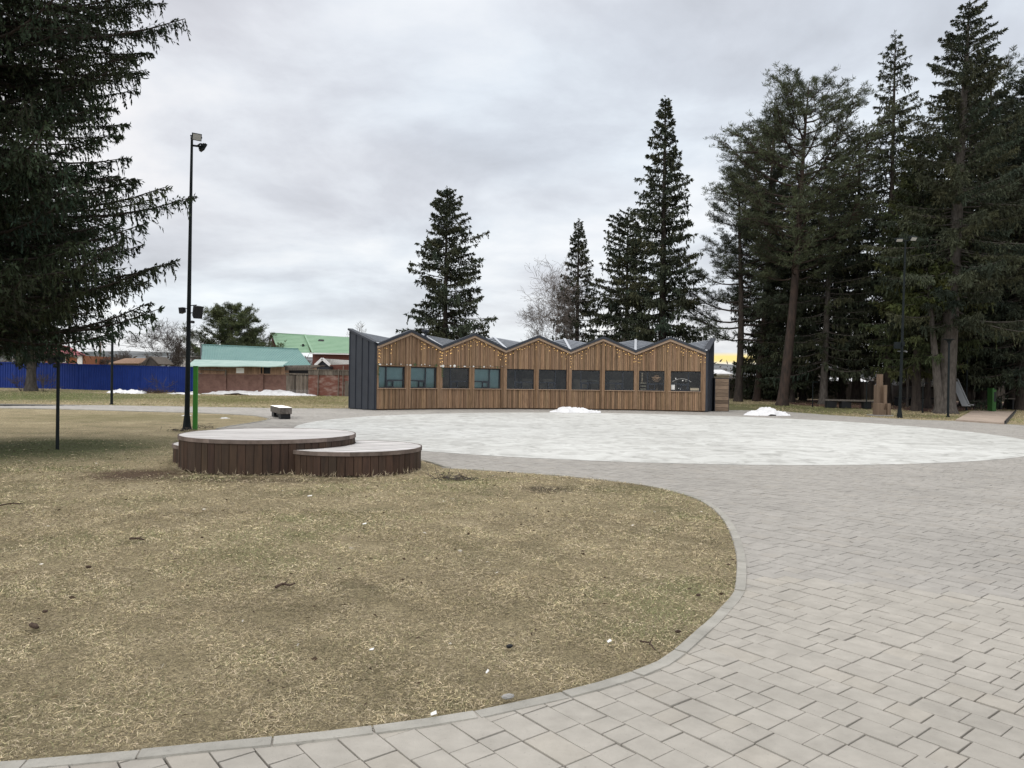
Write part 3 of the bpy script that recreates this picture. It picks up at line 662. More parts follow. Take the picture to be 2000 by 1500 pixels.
# --- shrubs and bare trees by the fence on the left
for i, (u, d, h, lab, cat, nm, kw) in enumerate([
    (85, 56.5, 1.9, 'leafless shoots sprouting right of the grey spruce trunk at the blue fence', 'shrub', 'bare_shrub', dict(n0=7, levels=2, r=.016, up=.35, trunk_frac=.42)),
    (42, 56.5, 1.7, 'leafless shoots sprouting left of the grey spruce trunk at the blue fence', 'shrub', 'bare_shrub', dict(n0=6, levels=2, r=.016, up=.3, trunk_frac=.42)),
    (312, 60.5, 2.0, 'thin leafless saplings above the dark brush heap at the blue fence', 'shrub', 'bare_shrub', dict(n0=3, levels=2, r=.014, up=.3, trunk_frac=.42)),
    (243, 78, 5.6, 'crooked leafless apple tree behind the blue fence', 'tree', 'bare_tree', dict(levels=5, spread=.75, r=.11, n0=2, up=.05, trunk_frac=.28)),
    (316, 72, 8.6, 'leaning leafless tree with one tall trunk behind the blue fence', 'tree', 'bare_tree', dict(levels=5, spread=.5, r=.13, up=.4, trunk_frac=.34)),
    (345, 76, 6.0, 'low spreading leafless tree just left of the tall lamp mast', 'tree', 'bare_tree', dict(levels=5, spread=.6, r=.12, up=.25, trunk_frac=.3)),
    (283, 80, 5.0, 'tangled leafless tree beside the weathered gable shed behind the blue fence', 'tree', 'bare_tree', dict(levels=5, spread=.7, r=.09, n0=2, up=.1, trunk_frac=.28)),
    (207, 84, 5.2, 'tangled leafless tree right of the red roofed house', 'tree', 'bare_tree', dict(levels=5, spread=.7, r=.09, n0=2, up=.1, trunk_frac=.28)),
    (385, 78, 5.2, 'small leafless tree right of the tall lamp mast', 'tree', 'bare_tree', dict(levels=4, spread=.6, r=.09, up=.2, trunk_frac=.3)),
]):
    bare(nm, lab, on(u, d), h, seed=100 + i, mtl='twig', cat=cat, **kw)

# ------------------------------------------------------------------ pavilion
def pavilion():
    us = [735, 860, 986, 1113, 1241, 1378]; RB = 16.2; V = []
    for u in us:
        k = (u - 1000) / F; a = k * k + 1; b = -2 * (k * DC[0] + DC[1]); c = DC @ DC - RB * RB
        y = (-b + math.sqrt(b * b - 4 * a * c)) / (2 * a); V.append(np.array([k * y, y]))
    root = thing('pavilion', 'low wooden pavilion with five gables, dark metal ends and a row of ten windows', 'pavilion', (*V[2], 0))
    LOW, PEAK, DEP = 3.36, 4.14, 2.4
    rad = [(p - DC) / np.linalg.norm(p - DC) for p in V]
    Bk = [p + r * DEP for p, r in zip(V, rad)]
    wins = [(736, 790), (800, 852), (859.5 + 1.5, 915.5), (924, 977), (988, 1042), (1051.5, 1106), (1116, 1171), (1181.5, 1239), (1248, 1297.5), (1307.5, 1368)]
    rng = random.Random(5); clad = MB(); fasc = MB(); trimw = MB(); roofs = MB()
    SILL, TOP = 1.15, 2.25
    def hit(A, B, u):                                       # where the pixel column meets the facade line, as a distance from A
        k = (u - 1000) / F; d = B - A; return ((k * A[1] - A[0]) / (d[0] - k * d[1])) * np.linalg.norm(d)
    fr_all = []
    for i in range(5):
        A, B = V[i], V[i + 1]; Ln = np.linalg.norm(B - A); tg = (B - A) / Ln; n = np.array([tg[1], -tg[0]])
        if n @ (DC - A) < 0: n = -n
        W = lambda s, o, z, A=A, tg=tg, n=n: (A[0] + tg[0] * s + n[0] * o, A[1] + tg[1] * s + n[1] * o, z)
        rl = lambda s, Ln=Ln: LOW + (PEAK - LOW) * (1 - abs(2 * s / Ln - 1))
        w = [tuple(sorted((hit(A, B, a), hit(A, B, b)))) for a, b in wins[2 * i:2 * i + 2]]
        w = [(max(a, .06), min(b, Ln - .06)) for a, b in w]
        def hexa(mb, s0, s1, o0, o1, z0, z1a, z1b, c): mb.hexa([W(s0, o0, z0), W(s1, o0, z0), W(s1, o1, z0), W(s0, o1, z0), W(s0, o0, z1a), W(s1, o0, z1b), W(s1, o1, z1b), W(s0, o1, z1a)], c)
        cuts = [0, w[0][0], w[0][1], Ln / 2, w[1][0], w[1][1], Ln]; cuts = sorted(cuts)
        for a, b in zip(cuts, cuts[1:]):
            if b - a < .005: continue
            mid = (a + b) / 2; inwin = any(p < mid < q for p, q in w); nb = max(1, round((b - a) / .105)); s = a
            for k in range(nb):
                e = a + (b - a) * (k + 1) / nb; thick = rng.choice([.028, .030, .034, .052]) if not k % 4 == 0 else .058
                c = rng.uniform(.70, 1.22); c = (c * rng.uniform(.97, 1.05), c, c * rng.uniform(.92, 1.02)); g = .022 if k % 3 == 0 else .003
                if inwin:
                    hexa(clad, s + g, e - g, 0, thick, .07, SILL - .04, SILL - .04, c); hexa(clad, s + g, e - g, 0, thick, TOP + .03, rl(s) - .16, rl(e) - .16, c)
                else: hexa(clad, s + g, e - g, 0, thick, .07, rl(s) - .16, rl(e) - .16, c)
                s = e
        # solid backing behind the boards, round the openings
        for a, b in zip([0, w[0][1], w[1][1]], [w[0][0], w[1][0], Ln]): hexa(clad, a + .0, b - .0, -.14, -.002, .02, 2.27, 2.27, .35)
        for a, b in w: hexa(clad, a, b, -.14, -.002, .02, SILL - .045, SILL - .045, .35)
        for a, b in ((0, Ln / 2), (Ln / 2, Ln)): hexa(clad, a, b, -.14, -.002, 2.272, rl(a) - .1, rl(b) - .1, .35)
        # corner cover boards at bay ends and centre post
        for s in ((.0, .10), (Ln / 2 - .045, Ln / 2 + .045), (Ln - .10, Ln)): hexa(clad, s[0], s[1], .03, .075, .08, min(rl(s[0]), 9) - .17, rl(s[1]) - .17, .95)
        # fascia: timber strip under a dark metal edge
        for s0, s1 in ((0, Ln / 2), (Ln / 2, Ln)):
            z0, z1 = rl(s0), rl(s1)
            def strip(mb, lo, hi, o0, o1):
                mb.hexa([W(s0, o0, z0 + lo), W(s1, o0, z1 + lo), W(s1, o1, z1 + lo), W(s0, o1, z0 + lo), W(s0, o0, z0 + hi), W(s1, o0, z1 + hi), W(s1, o1, z1 + hi), W(s0, o1, z0 + hi)])
            strip(trimw, -.185, -.06, -.03, .17); strip(fasc, -.058, .085, -.05, .22)
        # windows
        for j, (a, b) in enumerate(w):
            wi = 2 * i + j; m = MB()
            hx = lambda s0, s1, z0, z1, o0=-.10, o1=-.045: hexa(m, s0, s1, o0, o1, z0, z1, z1, 1)
            e = .035
            hx(a, a + e, SILL, TOP); hx(b - e, b, SILL, TOP); hx(a + e, b - e, SILL, SILL + e); hx(a + e, b - e, TOP - e, TOP)
            Wd = b - a; lf = (wi % 2 == 0); mu = a + Wd * (.335 if lf else .61)
            hx(mu - .03, mu + .03, SILL + e, TOP - e, -.105, -.05)
            p, q = (mu + .03, b - e) if lf else (a + e, mu - .03); zt = SILL + .40
            hx(p, q, zt - .028, zt + .028, -.105, -.05)
            c0 = (p + q) / 2 + (-.17 if lf else .10); sw = .40
            s0 = p if lf else q - sw
            for x in (s0 + .0, s0 + sw - .055): hx(x, x + .055, SILL + e, zt - .028, -.112, -.035)
            hx(s0 + .055, s0 + sw - .055, SILL + e, SILL + e + .05, -.112, -.035); hx(s0 + .055, s0 + sw - .055, zt - .075, zt - .028, -.112, -.035)
            win = m.build('window', 'frame', root)
            g = MB(); g.quad(W(a + .01, -.08, SILL + .01), W(b - .01, -.08, SILL + .01), W(b - .01, -.08, TOP - .01), W(a + .01, -.08, TOP - .01)); g.build('pane', 'glass', win)
            sl = MB(); hexa(sl, a - .03, b + .03, -.12, .11, SILL - .038, SILL - .004, SILL - .004, 1); sl.build('sill', 'trim', win)
            if wi in (0, 1, 3):
                bl = MB(); k = 0; z = SILL + .03
                while z < TOP - .02:
                    bl.hexa([W(a + .03, -.20, z), W(b - .03, -.20, z), W(b - .03, -.17, z + .055), W(a + .03, -.17, z + .055), W(a + .03, -.204, z), W(b - .03, -.204, z), W(b - .03, -.174, z + .055), W(a + .03, -.174, z + .055)]); z += .062
                o = bl.build('blind', 'blind', win)
            if wi == 8:
                st = MB()
                for k in range(3): hexa(st, a + .05, a + Wd * .27, -.21, -.16, SILL + .06 + .17 * k, SILL + .11 + .17 * k, SILL + .11 + .17 * k, 1)
                st.build('shelf', 'cream', win)
                lt = MB(); xx = a + .17                       # column of small capital letters on the left light
                for k, gl in enumerate(['|-|', 'o', 'C', 'E', 'o', 'S']):
                    zc = TOP - .12 - .105 * k
                    if gl == '|-|':
                        for dx in (-.025, .025): lt.bar(W(xx + dx, -.073, zc - .035), W(xx + dx, -.073, zc + .035), .010, .006)
                        lt.bar(W(xx - .025, -.073, zc), W(xx + .025, -.073, zc), .010, .006)
                    elif gl == 'E':
                        lt.bar(W(xx - .025, -.073, zc - .035), W(xx - .025, -.073, zc + .035), .010, .006)
                        for dz in (-.035, 0, .035): lt.bar(W(xx - .025, -.073, zc + dz), W(xx + .025, -.073, zc + dz), .006, .010)
                    else:
                        a0, a1 = {'o': (0, 6.283), 'C': (.8, 5.5), 'S': (.5, 4.6)}[gl]
                        an = np.linspace(a0, a1, 10); lt.tube([W(xx + .028 * math.cos(t), -.073, zc + .036 * math.sin(t)) for t in an], .006, 4)
                lt.build('lettering', 'cream', win)
                em = MB(); cx, cz = mu + (b - mu) * .02 - .0 + .28 if lf else (a + mu) / 2, SILL + .74
                cx = a + Wd * .68
                for k in range(7):
                    an = k * .9; em.tube([W(cx + .10 * math.cos(an) + .075 * math.cos(t), -.073, cz + .09 * math.sin(an) + .06 * math.sin(t)) for t in np.linspace(0, 5.2, 9)], .007, 4)
                em.tube([W(cx - .26, -.073, cz + .03), W(cx - .1, -.073, cz - .02), W(cx + .1, -.073, cz + .02), W(cx + .27, -.073, cz - .01)], .012, 4)
                em.tube([W(cx - .24, -.073, cz - .05), W(cx - .12, -.073, cz - .19), W(cx + .10, -.073, cz - .21), W(cx + .22, -.073, cz - .06)], .009, 4)
                em.build('window_drawing', 'trim', win)
                cu = MB(); cu.tube([W(b - .42, -.17, SILL + .03), W(b - .42, -.17, SILL + .13)], [.035, .045], 8); cu.build('paper_cup', 'trim', win)
            if wi == 9:
                pp = MB(); hexa(pp, a + .09, a + .29, -.078, -.072, SILL + .08, SILL + .36, SILL + .36, 1); pp.build('notice', 'paper', win)
                em = MB(); em.tube([W(a + .12 + Wd * .75 * t, -.073, SILL + .46 + .24 * math.sin(math.pi * min(1, t * 1.15)) ** .6 - .0) for t in np.linspace(.02, .84, 14)], .007, 4)
                for x, z, r in ((.20, .72, .03), (.21, .65, .02), (.43, .60, .035), (.53, .58, .018), (.36, .12, .03), (.30, .16, .02)): em.tube([W(a + Wd * x, -.077, SILL + z), W(a + Wd * x, -.070, SILL + z)], r, 8)
                em.build('window_drawing', 'paper', win)
                fe = MB()
                for k in range(9):
                    x = a + Wd * (.69 + .031 * k); fe.bar(W(x, -.073, SILL + .05), W(x, -.073, SILL + .19), .028, .006)
                fe.bar(W(a + Wd * .68, -.073, SILL + .09), W(a + Wd * .96, -.073, SILL + .09), .006, .012); fe.build('window_sticker', 'cream', win)
            if wi == 6:
                em = MB(); cx = a + Wd * .7
                em.tube([W(cx + .42 * math.cos(t), -.19, SILL + .44 + .12 * math.sin(t)) for t in np.linspace(0, math.pi, 12)], .012, 4); 
                em.build('counter_display', 'lamp_glass', win)
        # light strings hang from the eaves of every gable
        fr_all.append((W, Ln, rl))
        # folded roof of this module
        C, D = Bk[i + 1], Bk[i]; m3 = lambda p, z: (p[0], p[1], z)
        mAB, mBC, mCD, mDA = (A + B) / 2 + n * .20, (B + C) / 2, (C + D) / 2, (D + A) / 2; ctr = (A + B + C + D) / 4
        Af, Bf = A + n * .2, B + n * .2; rz = .05
        O = m3(ctr, (LOW + PEAK) / 2 - .05 + rz); T = [m3(Af, LOW + rz), m3(mAB, PEAK + rz), m3(Bf, LOW + rz), m3(C, PEAK + rz), m3(mCD, LOW + .2 + rz), m3(D, PEAK + rz)]
        for k in range(6):
            a_, b_ = Vector(T[k]), Vector(T[(k + 1) % 6]); o_ = Vector(O); roofs.add([o_, a_, b_], [(0, 1, 2)])
            hi, lo_ = (a_, b_) if a_.z > b_.z else (b_, a_)
            for q in range(1, 7):                           # standing seams
                t = q / 7; p0 = hi.lerp(lo_, t); p1 = o_.lerp(lo_, t) if False else hi.lerp(o_, t).lerp(lo_, 0)
                p1 = o_.lerp(lo_, t); up = Vector((0, 0, .02)); roofs.bar(p0 + up, p1 + up, .022, .045)
        for p, m_ in (((Af, D), (Bf, C)) if i == 4 else ((Af, D),)):
            fl = MB(); fl.bar((*p, LOW + rz + .03), (*m_, PEAK + rz + .03), .14, .03); fl.build('ridge_flashing', 'flashing', root)
    clad.build('wall_cladding', 'clad', root); trimw.build('eaves_board', 'trim', root); fasc.build('roof_edge', 'anthracite', root)
    roofs.build('roof', 'roof_metal', root)
    # metal end walls, with standing seams, and the back wall
    for p, b, r, sg in ((V[0], Bk[0], rad[0], -1), (V[5], Bk[5], rad[5], 1)):
        e = MB(); nn = np.array([-r[1], r[0]]) * (-1 if sg > 0 else 1)
        if nn[0] * sg < 0: nn = -nn
        L = DEP; top = lambda s: LOW + (PEAK - LOW) * s / L + .05
        pw = lambda s, o, z: (*(p + r * s + nn * o), z)
        for s0, s1 in ((-.05, L / 2), (L / 2, L)): e.hexa([pw(s0, -.04, .03), pw(s1, -.04, .03), pw(s1, .10, .03), pw(s0, .10, .03), pw(s0, -.04, top(max(s0, 0))), pw(s1, -.04, top(s1)), pw(s1, .10, top(s1)), pw(s0, .10, top(max(s0, 0)))])
        s = .0
        while s < L + .01: e.hexa([pw(s - .012, .1, .03), pw(s + .012, .1, .03), pw(s + .012, .135, .03), pw(s - .012, .135, .03), pw(s - .012, .1, top(max(s - .012, 0))), pw(s + .012, .1, top(min(s + .012, L))), pw(s + .012, .135, top(min(s + .012, L))), pw(s - .012, .135, top(max(s - .012, 0)))]); s += .58
        for s0, s1 in ((-.05, L / 2), (L / 2, L)): e.bar(pw(s0, .05, top(max(s0, 0)) + .05), pw(s1, .05, top(s1) + .05), .30, .10)
        e.build('end_wall', 'anthracite', root)
    bw = MB(); inn = MB()
    for i in range(5):
        a, b = Bk[i], Bk[i + 1]; mm = (a + b) / 2; bw.add([(*a, 0), (*b, 0), (*b, PEAK), (*mm, LOW + .2), (*a, PEAK)], [(0, 1, 2, 3, 4)])
        p, q = V[i] + rad[i] * 2.2, V[i + 1] + rad[i + 1] * 2.2; inn.quad((*p, .05), (*q, .05), (*q, 2.9), (*p, 2.9))
        inn.quad((*V[i], .05), (*V[i + 1], .05), (*q, .05), (*p, .05)); v0 = V[i] + rad[i] * .16; v1 = V[i + 1] + rad[i + 1] * .16; inn.quad((*v0, 2.9), (*v1, 2.9), (*q, 2.9), (*p, 2.9))
        for t in (.2, .45, .7):
            x = p + (q - p) * t - rad[i] * .5; inn.box((*x, .9), (.8, .5, 1.7), 0, rng.uniform(.3, 2.6))
        v0 = V[i] + rad[i] * .5; v1 = V[i + 1] + rad[i + 1] * .5; inn.bar((*v0, 1.02), (*v1, 1.02), .5, .05)
    bw.build('back_wall', 'anthracite', root); inn.build('interior', 'interior', root)
    vent = MB(); vp = V[1] + rad[1] * 1.4 + np.array([-.25, 0]); vent.tube([(*vp, 3.4), (*vp, 4.30)], .07, 10); vent.tube([(*vp, 4.28), (*vp, 4.36), (*vp, 4.42)], [.20, .24, .05], 12); vent.build('roof_vent', 'anthracite', root)

    # fairy lights: one string per gable, one mesh per bulb
    names = ['first', 'second', 'third', 'fourth', 'fifth']
    me = bpy.data.meshes.new('bulb'); bm = bmesh.new(); bmesh.ops.create_icosphere(bm, subdivisions=1, radius=.015); bm.to_mesh(me); bm.free(); me.materials.append(MATS['bulb_light'])
    for i, (W, Ln, rl) in enumerate(fr_all):
        t = thing('fairy_lights', f'string of small warm fairy lights under the {names[i]} pavilion gable from the left', 'fairy lights', W(Ln / 2, .2, PEAK - .2), 'fairy lights along the pavilion eaves')
        wr = MB(); wr.tube([W(Ln * k / 16, .185, rl(Ln * k / 16) - .20) for k in range(17)], .005, 4); pos = []
        k = 0; s = .04; pale = {0: [(.30, .62)], 1: [], 2: [], 3: [], 4: [(.30, .38)]}[i]
        while s < Ln - .03 and len(pos) < 70:
            if not any(a < s / Ln < b for a, b in pale):
                edge = min(s, Ln - s); drop = rng.choice([.08, .16, .28, .40, .22, .55]) if edge > .2 else rng.uniform(.4, .9)
                z = rl(s) - .22; nbl = max(1, int(drop / .15)); wr.tube([W(s, .185, z + .02), W(s, .165, z - drop)], .003, 3)
                for q in range(nbl): pos.append(W(s + rng.uniform(-.02, .02), .17, z - drop * (q + .6) / nbl + rng.uniform(-.03, .03)))
            s += rng.choice([.08, .14, .24])
        wr.build('wire', 'frame', t)
        for p in pos:
            o = bpy.data.objects.new('bulb', me); COL.objects.link(o); o.parent = t; o.location = [float(x) for x in np.array(p) - LOC[t.name]]; z_ = rng.uniform(.75, 1.5); o.scale = (z_, z_, z_)
    # paper flower garland over the four left windows
    t = thing('paper_garland', 'garland of white paper rosettes and green leaves above the four left pavilion windows', 'garland', fr_all[0][0](.1, .1, TOP + .1))
    st = MB(); n_ = 0
    for i in (0, 1):
        W, Ln, rl = fr_all[i]; st.tube([W(Ln * k / 12, .10, TOP + .13 + .02 * math.sin(k * 2)) for k in range(13)], .006, 4)
        for k in range(13):
            s = Ln * (k + .5 + rng.uniform(-.35, .35)) / 13; z = TOP + .12 + rng.uniform(-.03, .05); r = rng.choice([.03, .045, .045, .075]); c = W(s, .12, z)
            if k % 4 == 3:
                m = MB()
                for q in range(5):
                    an = q * 1.256 + .3; m.slab([W(s, .115, z), W(s + r * math.cos(an - .3), .13, z + r * math.sin(an - .3)), W(s + 1.4 * r * math.cos(an), .125, z + 1.4 * r * math.sin(an)), W(s + r * math.cos(an + .3), .13, z + r * math.sin(an + .3))], .004)
                m.build('leaf', 'leaf', t)
            else:
                m = MB(); asp = rng.choice([1, .5, .4]); vs = []
                for q in range(14): vs.append(W(s + r * math.cos(q * .4488), .11 + .02 * (q % 2), z + asp * r * math.sin(q * .4488)))
                m.add(vs + [W(s, .14, z)], [(q, (q + 1) % 14, 14) for q in range(14)]); m.build('flower', 'paper', t)
    for i, s in ((0, .03), (1, .05)):
        W, Ln, rl = fr_all[i]; m = MB()
        for k in range(30):
            z = TOP + .1 - k * .022; an = rng.uniform(0, 6.28); x = s + .02 + rng.uniform(-.05, .05); m.slab([W(x, .10, z), W(x + .05 * math.cos(an), .12, z + .05 * math.sin(an)), W(x + .08 * math.cos(an + .4), .11, z + .08 * math.sin(an + .4))], .004)
        m.build('leaf_tassel', 'leaf', t)
    st.build('string', 'frame', t)
    return V, rad, Bk
PV, PRAD, PBK = pavilion()

# ------------------------------------------------------------------ podium of round decks
def deck_poly(c, r, others=(), n=72):
    pts = []
    for a in np.linspace(0, 2 * math.pi, n, endpoint=False):
        p = np.array(c) + r * np.array([math.cos(a), math.sin(a)])
        for oc, orr in others:
            d = p - np.array(oc); l = np.hypot(*d)
            if l < orr: p = None; break
        pts.append(p)
    if not others or all(p is not None for p in pts): return [tuple(p) for p in pts if p is not None]
    k = next(i for i in range(n) if pts[i] is not None and pts[i - 1] is None)
    arc = [pts[(k + j) % n] for j in range(n)]; arc = [p for p in arc if p is not None]
    oc, orr = others[0]; a1 = math.atan2(*(arc[-1] - oc)[::-1]); a0 = math.atan2(*(arc[0] - oc)[::-1])
    if a1 - a0 > math.pi: a0 += 2 * math.pi
    if a0 - a1 > math.pi: a1 += 2 * math.pi
    inner = [np.array(oc) + orr * np.array([math.cos(t), math.sin(t)]) for t in np.linspace(a1, a0, 26)[1:-1]]
    return [tuple(p) for p in arc + inner]
def podium(label, c, r, h, ang, others=(), seed=1):
    rng = random.Random(seed); t = thing('round_podium', label, 'podium', (*c, 0), 'round wooden podiums on the lawn')
    poly = deck_poly(c, r, others); side = MB(); n = int(2 * math.pi * r / .135)
    keep = lambda p: all(np.hypot(*(np.array(p) - np.array(o))) > q - .02 for o, q in others)
    side.prism(deck_poly(c, r - .05, others), .02, h - .05, .25, top=False)
    for k in range(n):
        a0 = 2 * math.pi * (k + .03) / n; a1 = 2 * math.pi * (k + .97) / n; e = rng.uniform(-.004, .004)
        q = [(c[0] + rr * math.cos(a), c[1] + rr * math.sin(a)) for rr, a in ((r - .045 + e, a0), (r - .012 + e, a0), (r - .012 + e, a1), (r - .045 + e, a1))]
        if not keep(q[1]) or not keep(q[2]): continue
        zb = rng.uniform(-.01, .03); cc = rng.uniform(.78, 1.25); cc = (cc * rng.uniform(.95, 1.1), cc, cc * rng.uniform(.9, 1.05)); side.hexa([(*p, zb) for p in q] + [(*p, h - .062) for p in q], cc)
    side.build('cladding', 'podium_side', t)
    # deck boards clipped to the outline
    dk = MB(); ca, sa = math.cos(ang), math.sin(ang); w = .142; P_ = np.array(poly) - np.array(c); X = P_ @ np.array([ca, sa]); Y = P_ @ np.array([-sa, ca])
    y = Y.min()
    big = deck_poly(c, r - .018, others); base = [(float((np.array(p) - c) @ np.array([ca, sa])), float((np.array(p) - c) @ np.array([-sa, ca]))) for p in big]
    def clip(pl, yy, up):
        o = []
        for i in range(len(pl)):
            a, b = pl[i], pl[(i + 1) % len(pl)]; da, db = (a[1] - yy) * up, (b[1] - yy) * up
            if da >= 0: o.append(a)
            if (da >= 0) != (db >= 0): tt = da / (da - db); o.append((a[0] + (b[0] - a[0]) * tt, yy))
        return o
    while y < Y.max():
        pl = clip(clip(base, y + .006, 1), y + w - .006, -1)
        if len(pl) > 2:
            # split non-convex leftovers into a triangulated slab
            z = h + rng.uniform(-.002, .002); pts = [(c[0] + a * ca - b * sa, c[1] + a * sa + b * ca) for a, b in pl]; dk.prism(pts, h - .03, z, rng.uniform(.74, 1.1))
        y += w
    dk.build('deck', 'podium_deck', t)
    rim = MB(); m = len(poly); o_ = np.array(c)
    def off(p, d):
        v = np.array(p) - o_; rr = np.hypot(*v); return tuple(o_ + v * (rr + d) / rr)
    for k in range(m):
        a, b = poly[k], poly[(k + 1) % m]
        if others and not (keep(off(a, .03)) and keep(off(b, .03))): continue
        if others and (abs(np.hypot(*(np.array(a) - o_)) - r) > .02 or abs(np.hypot(*(np.array(b) - o_)) - r) > .02): continue
        q = [off(a, -.016), off(a, .006), off(b, .006), off(b, -.016)]; cc = 1.0 + .25 * math.sin(k // 5 * 2.3)
        rim.hexa([(*p, h - .062) for p in q] + [(*p, h + .004) for p in q], cc)
    rim.build('rim', 'podium_rim', t)
    return t
BIGC, BIGR = (-4.43, 13.62), 1.54
podium('large tall round wooden podium, biggest of the three joined decks', BIGC, BIGR, .575, .12, seed=3)
podium('lower round wooden podium joined to the right side of the large podium', (-2.82, 13.22), 1.22, .405, .62, [(BIGC, BIGR + .012)], seed=4)
podium('small low round wooden podium peeking out behind the left edge of the large podium', (-5.42, 14.35), 1.03, .33, .3, [(BIGC, BIGR + .012)], seed=5)

# ------------------------------------------------------------------ masts, posts and lamps
def plate_base(mb, x, y, z, r, n=4):
    mb.tube([(x, y, z - .05), (x, y, z + .02), (x, y, z + .03), (x, y, z + .42)], [r * 1.75, r * 1.75, r * 1.6, r * 1.02], 8)
def flood(t, c, dirn, size=(.36, .30, .09), tilt=.4):
    """a floodlight body with its glass, facing dirn (x, y) and tilted down"""
    d = Vector((*dirn, 0)).normalized(); d.z = -tilt; d.normalize(); x = d.cross(Vector((0, 0, 1))).normalized(); y = x.cross(d); c = Vector(c); w, h, dp = size
    bx = lambda m, o, w_, h_, d_: m.hexa([c + o + x * sx * w_ / 2 + y * sy * h_ / 2 + d * sd * d_ / 2 for sd in (-1, 1) for sx, sy in ((-1, -1), (1, -1), (1, 1), (-1, 1))])
    b = MB(); bx(b, Vector((0, 0, 0)), w, h, dp)
    for k in range(6): bx(b, -d * (dp / 2 + .02) + x * (w * (k - 2.5) / 6.5), .012, h * .8, .04)
    b.bar(c - x * (w / 2 + .012), c - x * (w / 2 + .012) - d * .14, .02, .05); b.bar(c + x * (w / 2 + .012), c + x * (w / 2 + .012) - d * .14, .02, .05); b.bar(c - x * (w / 2 + .02) - d * .14, c + x * (w / 2 + .02) - d * .14, .05, .02)
    o = b.build('floodlight', 'post', t)
    g = MB(); bx(g, d * (dp / 2 + .003), w * .86, h * .82, .006); g.build('lens', 'lamp_glass', o)
def boxy(mb, c, size, yaw, pitch=0, taper=1.0):
    d = Vector((math.cos(yaw) * math.cos(pitch), math.sin(yaw) * math.cos(pitch), math.sin(pitch))); x = d.cross(Vector((0, 0, 1))).normalized(); y = x.cross(d); c = Vector(c); w, h, dp = size
    mb.hexa([c + x * sx * w / 2 * tp + y * sy * h / 2 * tp + d * sd * dp / 2 for sd, tp in ((-1, taper), (1, 1)) for sx, sy in ((-1, -1), (1, -1), (1, 1), (-1, 1))])

# left mast
mL = G(365, 838); t = thing('lamp_mast', 'tall black floodlight mast with a loudspeaker, standing left of the wooden podium', 'lamp mast', mL, 'floodlight masts')
m = MB(); plate_base(m, mL[0], mL[1], 0, .085); m.build('mast_base', 'post', t)
hL = (838 - 272) / F * mL[1] + .02; lx = .05
m = MB(); m.tube([(mL[0], mL[1], .3), (mL[0] + lx * .3, mL[1], hL * .33), (mL[0] + lx * .6, mL[1], hL * .66), (mL[0] + lx, mL[1], hL)], [.078, .064, .050, .036], 12); m.tube([(mL[0] + lx, mL[1], hL - .02), (mL[0] + lx, mL[1], hL + .03)], .042, 10); m.bar((mL[0] + lx - .02, mL[1] - .02, hL - .02), (mL[0] + lx + .28, mL[1] - .1, hL + .02), .05); m.bar((mL[0] + lx, mL[1] - .02, hL - .22), (mL[0] + lx + .22, mL[1] + .15, hL - .2), .05); m.build('pole', 'post', t, smooth=False)
flood(t, (mL[0] + lx + .23, mL[1] - .2, hL - .02), (.55, -.8), (.27, .21, .08), .35); flood(t, (mL[0] + lx + .24, mL[1] + .25, hL - .20), (.75, .65), (.27, .22, .08), .5)
zs_ = lambda v: CAMH + (horizon(375) - v) / F * mL[1]
m = MB(); c = np.array([mL[0] + .31, mL[1] - .08, zs_(609)]); boxy(m, c, (.26, .39, .24), R_(-50), R_(-18), .8); m.bar((mL[0] + .05, mL[1], zs_(597)), (c[0] - .02, c[1], c[2] + .2), .03); m.bar((mL[0] + .05, mL[1], zs_(612)), (c[0] - .08, c[1], c[2] - .02), .03); m.build('loudspeaker', 'black', t, bevel=.012)
m = MB(); boxy(m, (mL[0] - .2, mL[1] + .05, zs_(606)), (.15, .19, .16), R_(160), R_(-10), .8); m.bar((mL[0], mL[1], zs_(603)), (mL[0] - .2, mL[1] + .05, zs_(603)), .025); m.build('loudspeaker', 'black', t, bevel=.008)
m = MB(); m.tube([(mL[0] + .05, mL[1], zs_(629)), (mL[0] + .17, mL[1] - .08, zs_(628))], .022, 8); m.tube([(mL[0] + .13, mL[1] - .06, zs_(629)), (mL[0] + .24, mL[1] - .18, zs_(630))], .042, 10); m.build('camera', 'black', t)
# right mast
mR = G(1757, 816); t = thing('lamp_mast', 'tall black floodlight mast with a junction box, standing right of the wooden block sculpture', 'lamp mast', mR, 'floodlight masts')
m = MB(); plate_base(m, mR[0], mR[1], 0, .09); m.build('mast_base', 'post', t); hR = (816 - 470) / F * mR[1]; lx = .16
m = MB(); m.tube([(mR[0], mR[1], .3), (mR[0] + lx * .5, mR[1], hR * .5), (mR[0] + lx, mR[1], hR)], [.078, .060, .038], 12); m.bar((mR[0] + lx - .36, mR[1], hR - .02), (mR[0] + lx + .30, mR[1], hR + .02), .05); m.build('pole', 'post', t)
flood(t, (mR[0] + lx - .34, mR[1] - .05, hR + .02), (-.1, -1), (.34, .18, .08), 1.0); flood(t, (mR[0] + lx + .36, mR[1] - .05, hR + .10), (.25, -1), (.36, .22, .1), .8)
zr = lambda v: CAMH + (horizon(1760) - v) / F * mR[1]
m = MB(); m.box((mR[0] - .20, mR[1] - .05, zr(675)), (.26, .2, .34)); m.bar((mR[0], mR[1], zr(675)), (mR[0] - .2, mR[1], zr(675)), .06); m.box((mR[0] + .10, mR[1], zr(672)), (.14, .16, .22)); m.build('junction_box', 'post', t, bevel=.01)
m = MB(); m.bar((mR[0] - .16, mR[1], zr(686)), (mR[0] + .26, mR[1], zr(686)), .025); m.tube([(mR[0] + .2, mR[1], zr(686)), (mR[0] + .2, mR[1] - .2, zr(687))], .04, 8); m.build('camera', 'steel', t)

